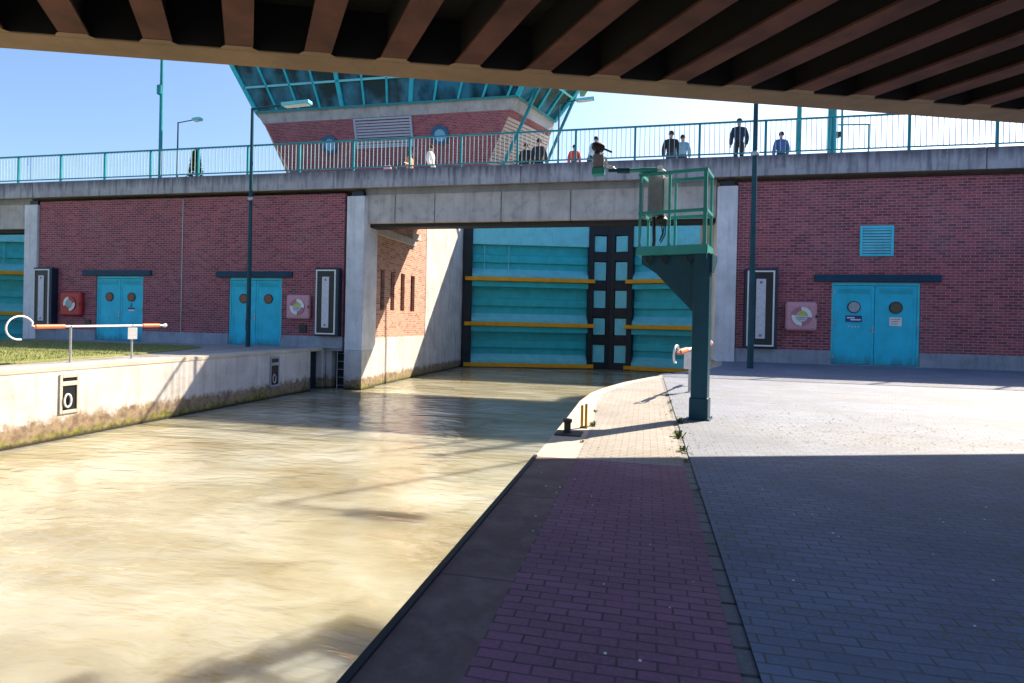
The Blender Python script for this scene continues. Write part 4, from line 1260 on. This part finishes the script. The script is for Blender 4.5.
# conifer behind the railing
cf = thing('conifer_tree', 'small dark green conical conifer behind the left end of the railing', 'tree', (-26.5, 31, 6.0))
mb = MB(); rg = random.Random(5)
for k in range(900):
    h = rg.random() ** 0.8
    rr = (1 - h) * 0.85 * (0.5 + 0.5 * rg.random()) + 0.05
    a = rg.random() * 6.28
    z = 7.2 + h * 3.7
    x, y = -26.5 + math.cos(a) * rr, 31 + math.sin(a) * rr
    s_ = 0.13
    mb.add([(x - math.sin(a) * s_, y + math.cos(a) * s_, z), (x + math.sin(a) * s_, y - math.cos(a) * s_, z), (x + math.cos(a) * s_ * 1.4, y + math.sin(a) * s_ * 1.4, z - 0.12 + rg.random() * .3)], [(0, 1, 2)])
mb.build('crown', M['conifer'], cf)
MB().tube([(-26.5, 31, 6.0), (-26.5, 31, 8.6)], [0.12, 0.03], 8).build('trunk', M['bark'], cf)

# ---------------------------------------------------------------- people
def skin_mesh(name, joints, edges, radii, mat, parent, sub=1):
    me = bpy.data.meshes.new(name)
    keys = list(joints)
    me.from_pydata([joints[k] for k in keys], [(keys.index(a), keys.index(b)) for a, b in edges], [])
    o = bpy.data.objects.new(name, me)
    COL.objects.link(o)
    o.modifiers.new('skin', 'SKIN')
    ly = me.skin_vertices[0] if me.skin_vertices else None
    for i, k in enumerate(keys):
        r = radii[k]
        ly.data[i].radius = r if isinstance(r, tuple) else (r, r)
    ly.data[0].use_root = True
    if sub:
        o.modifiers.new('sub', 'SUBSURF').levels = sub
        o.modifiers['sub'].render_levels = sub
    dg = bpy.context.evaluated_depsgraph_get()
    dg.update()
    m2 = bpy.data.meshes.new_from_object(o.evaluated_get(dg))
    m2.name = name
    o.modifiers.clear()
    o.data = m2
    m2.materials.clear(); m2.materials.append(mat)
    for p in m2.polygons: p.use_smooth = True
    o.parent = parent
    return o

def person(x, y, z, rot, h, label, top, legs, lean=0.0, arms='down', hair=(0.02, 0.014, 0.01), crouch=0.0):
    p = thing('person', label, 'person', (x, y, z), rot, 'people on the road bridge')
    s = h / 1.75
    L = lean
    def J(a): return tuple(c * s for c in a)
    dz = -crouch
    j = {'pelvis': (0, 0, .95 + dz), 'belly': (0, -.02 - L * .3, 1.10 + dz), 'chest': (0, -.01 - L * .8, 1.32 + dz), 'neck': (0, -.01 - L, 1.49 + dz),
         'jaw': (0, -.035 - L * 1.05, 1.58 + dz), 'head': (0, -.02 - L * 1.1, 1.67 + dz), 'crown': (0, -.01 - L * 1.1, 1.735 + dz)}
    e = [('pelvis', 'belly'), ('belly', 'chest'), ('chest', 'neck'), ('neck', 'jaw'), ('jaw', 'head'), ('head', 'crown')]
    r = {'pelvis': (.14, .11), 'belly': (.13, .10), 'chest': (.15, .11), 'neck': .052, 'jaw': (.068, .075), 'head': (.076, .092), 'crown': (.05, .06)}
    for sd, nm in ((-1, 'l'), (1, 'r')):
        ys = -L * .75
        j['sh' + nm] = (sd * .19, ys, 1.40 + dz)
        if arms == 'down':
            j['el' + nm] = (sd * .26, ys + .02, 1.12 + dz); j['wr' + nm] = (sd * .25, ys - .10, .89 + dz); j['hd' + nm] = (sd * .245, ys - .15, .81 + dz)
        else:
            j['el' + nm] = (sd * .27, ys - .10, 1.15 + dz); j['wr' + nm] = (sd * .16, ys - .32, 1.12 + dz); j['hd' + nm] = (sd * .13, ys - .40, 1.11 + dz)
        j['hip' + nm] = (sd * .09, 0, .88 + dz)
        j['kn' + nm] = (sd * .10, -.03 - crouch * .5, .50 + dz * .45); j['an' + nm] = (sd * .10, .02, .09); j['toe' + nm] = (sd * .12, -.15, .045)
        e += [('chest', 'sh' + nm), ('sh' + nm, 'el' + nm), ('el' + nm, 'wr' + nm), ('wr' + nm, 'hd' + nm), ('pelvis', 'hip' + nm), ('hip' + nm, 'kn' + nm), ('kn' + nm, 'an' + nm), ('an' + nm, 'toe' + nm)]
        r.update({'sh' + nm: .062, 'el' + nm: .043, 'wr' + nm: .03, 'hd' + nm: (.036, .022), 'hip' + nm: .09, 'kn' + nm: .06, 'an' + nm: .042, 'toe' + nm: .038})
    jj = {k: J(v) for k, v in j.items()}
    rr = {k: tuple(c * s for c in v) if isinstance(v, tuple) else v * s for k, v in r.items()}
    body = skin_mesh('body', jj, e, rr, M['skin'], p)
    def sub_(keys, extra, nm, mat):
        ed = [q for q in e if q[0] in keys and q[1] in keys]
        k2 = [k for k in jj if k in keys]
        return skin_mesh(nm, {k: jj[k] for k in k2}, ed, {k: (tuple(c + extra for c in rr[k]) if isinstance(rr[k], tuple) else rr[k] + extra) for k in k2}, mat, p)
    sub_(['pelvis', 'belly', 'chest', 'neck', 'shl', 'shr', 'ell', 'elr', 'wrl', 'wrr'], .04 * s, 'jacket', cloth(top))
    sub_(['pelvis', 'belly', 'hipl', 'hipr', 'knl', 'knr', 'anl', 'anr'], .018 * s, 'trousers', cloth(legs))
    hm = cloth(hair)
    hd = Vector(jj['head'])
    mb = MB()
    pr_ = [(0.094, -0.03), (0.10, 0.02), (0.09, 0.07), (0.06, 0.105), (0.02, 0.12)]
    mb.lathe(hd + Vector((0, 0.018, 0.005)) * s, [(a * s, b * s) for a, b in pr_], n=14)
    mb.build('hair', hm, p, smooth=True, local=True)
    for sd in (-1, 1):
        MB().lathe(hd + Vector((sd * .03, -.088, .005)) * s, [(0.006 * s, 0), (0.011 * s, 0.006 * s), (0.004 * s, 0.012 * s)], (0, -1, 0), 8).build('eye', M['black'], p, local=True)
    mb = MB().prism([(Vector(v) * s + hd) for v in ((-.013, -.088, -.03), (.013, -.088, -.03), (.006, -.09, .01), (-.006, -.09, .01))], Vector((0, -.022, -.006)) * s)
    mb.build('nose', M['skin'], p, local=True)
    return p
DZ = 6.44
NV, BK, WH = (0.02, 0.03, 0.07), (0.012, 0.013, 0.018), (0.7, 0.7, 0.7)
person(0.75, 22.9, DZ, rad(180), 1.80, 'person in a dark jacket seen from behind, left of the pair beside the platform cage', BK, (0.03, 0.04, 0.08))
person(1.16, 22.9, DZ, rad(170), 1.64, 'person in a pale blue top, right of the pair above the platform cage', (0.16, 0.32, 0.45), NV)
person(2.95, 21.7, DZ, rad(185), 1.74, 'broad person in a navy jacket beside the tall dark lamp post', (0.012, 0.02, 0.05), BK)
person(4.55, 23.0, DZ, rad(190), 1.62, 'person in a blue top left of the slimmer mast', (0.04, 0.10, 0.28), NV)
person(-4.72, 23.0, DZ, rad(175), 1.62, 'person in black, shorter of the pair under the tower corner', BK, BK)
person(-4.22, 23.1, DZ, rad(180), 1.80, 'person in dark grey, taller of the pair under the tower corner', (0.02, 0.022, 0.028), BK)
person(-8.72, 23.2, DZ, rad(90), 1.78, 'person in a white shirt walking past the tower', WH, (0.05, 0.07, 0.12))
person(-9.75, 23.5, DZ, rad(90), 1.66, 'person in an orange top beside the bicycle', (0.65, 0.22, 0.06), (0.05, 0.05, 0.06))
person(-2.80, 22.8, DZ, rad(10), 1.42, 'small person in a red top left of the bending person', (0.55, 0.05, 0.03), (0.08, 0.08, 0.06))
person(-2.20, 22.6, DZ, rad(80), 1.62, 'person in a light blue shirt bending forward by the spotlight box', (0.30, 0.45, 0.65), NV, lean=0.22, arms='fwd')

# bicycle
bi = thing('bicycle', 'white bicycle with a pink bag on the bridge below the tower louvre', 'bicycle', (-9.9, 23.0, DZ))
bx_, by_ = -9.9, 23.0
for dx in (-0.53, 0.53):
    w = MB().tube([(bx_ + dx + math.cos(k / 24 * 6.2832) * .33, by_, DZ + .34 + math.sin(k / 24 * 6.2832) * .33) for k in range(25)], 0.02, 6).build('wheel', M['black'], bi, smooth=True)
    sp = MB()
    for k in range(8):
        a = k / 8 * 6.2832
        sp.tube([(bx_ + dx, by_, DZ + .34), (bx_ + dx + math.cos(a) * .32, by_, DZ + .34 + math.sin(a) * .32)], 0.004, 4)
    sp.build('spokes', M['steel'], w)
F = lambda x, z: (bx_ + x, by_, DZ + z)
MB().tube([F(-.53, .34), F(-.1, .3), F(.36, .78), F(-.2, .82), F(-.1, .3)], 0.018, 8).tube([F(-.53, .34), F(-.2, .82), F(-.23, .95)], 0.014, 8).tube([F(.53, .34), F(.36, .78), F(.33, .98)], 0.016, 8).build('frame', M['white'], bi)
MB().tube([(bx_ + .25, by_ - .28, DZ + 1.02), (bx_ + .34, by_ - .1, DZ + 1.0), (bx_ + .34, by_ + .1, DZ + 1.0), (bx_ + .25, by_ + .28, DZ + 1.02)], 0.015, 8).build('handlebar', M['white'], bi)
MB().prism([F(-.36, .95), F(-.36, 1.0), F(-.05, 1.0), F(-.02, .96)], (0, 0.1, 0)).build('saddle', M['black'], bi, bevel=0.01)
MB().box(bx_ - .75, bx_ - .45, by_ - .08, by_ + .08, DZ + .72, DZ + .98).build('bag', M['pink'], bi, bevel=0.03)
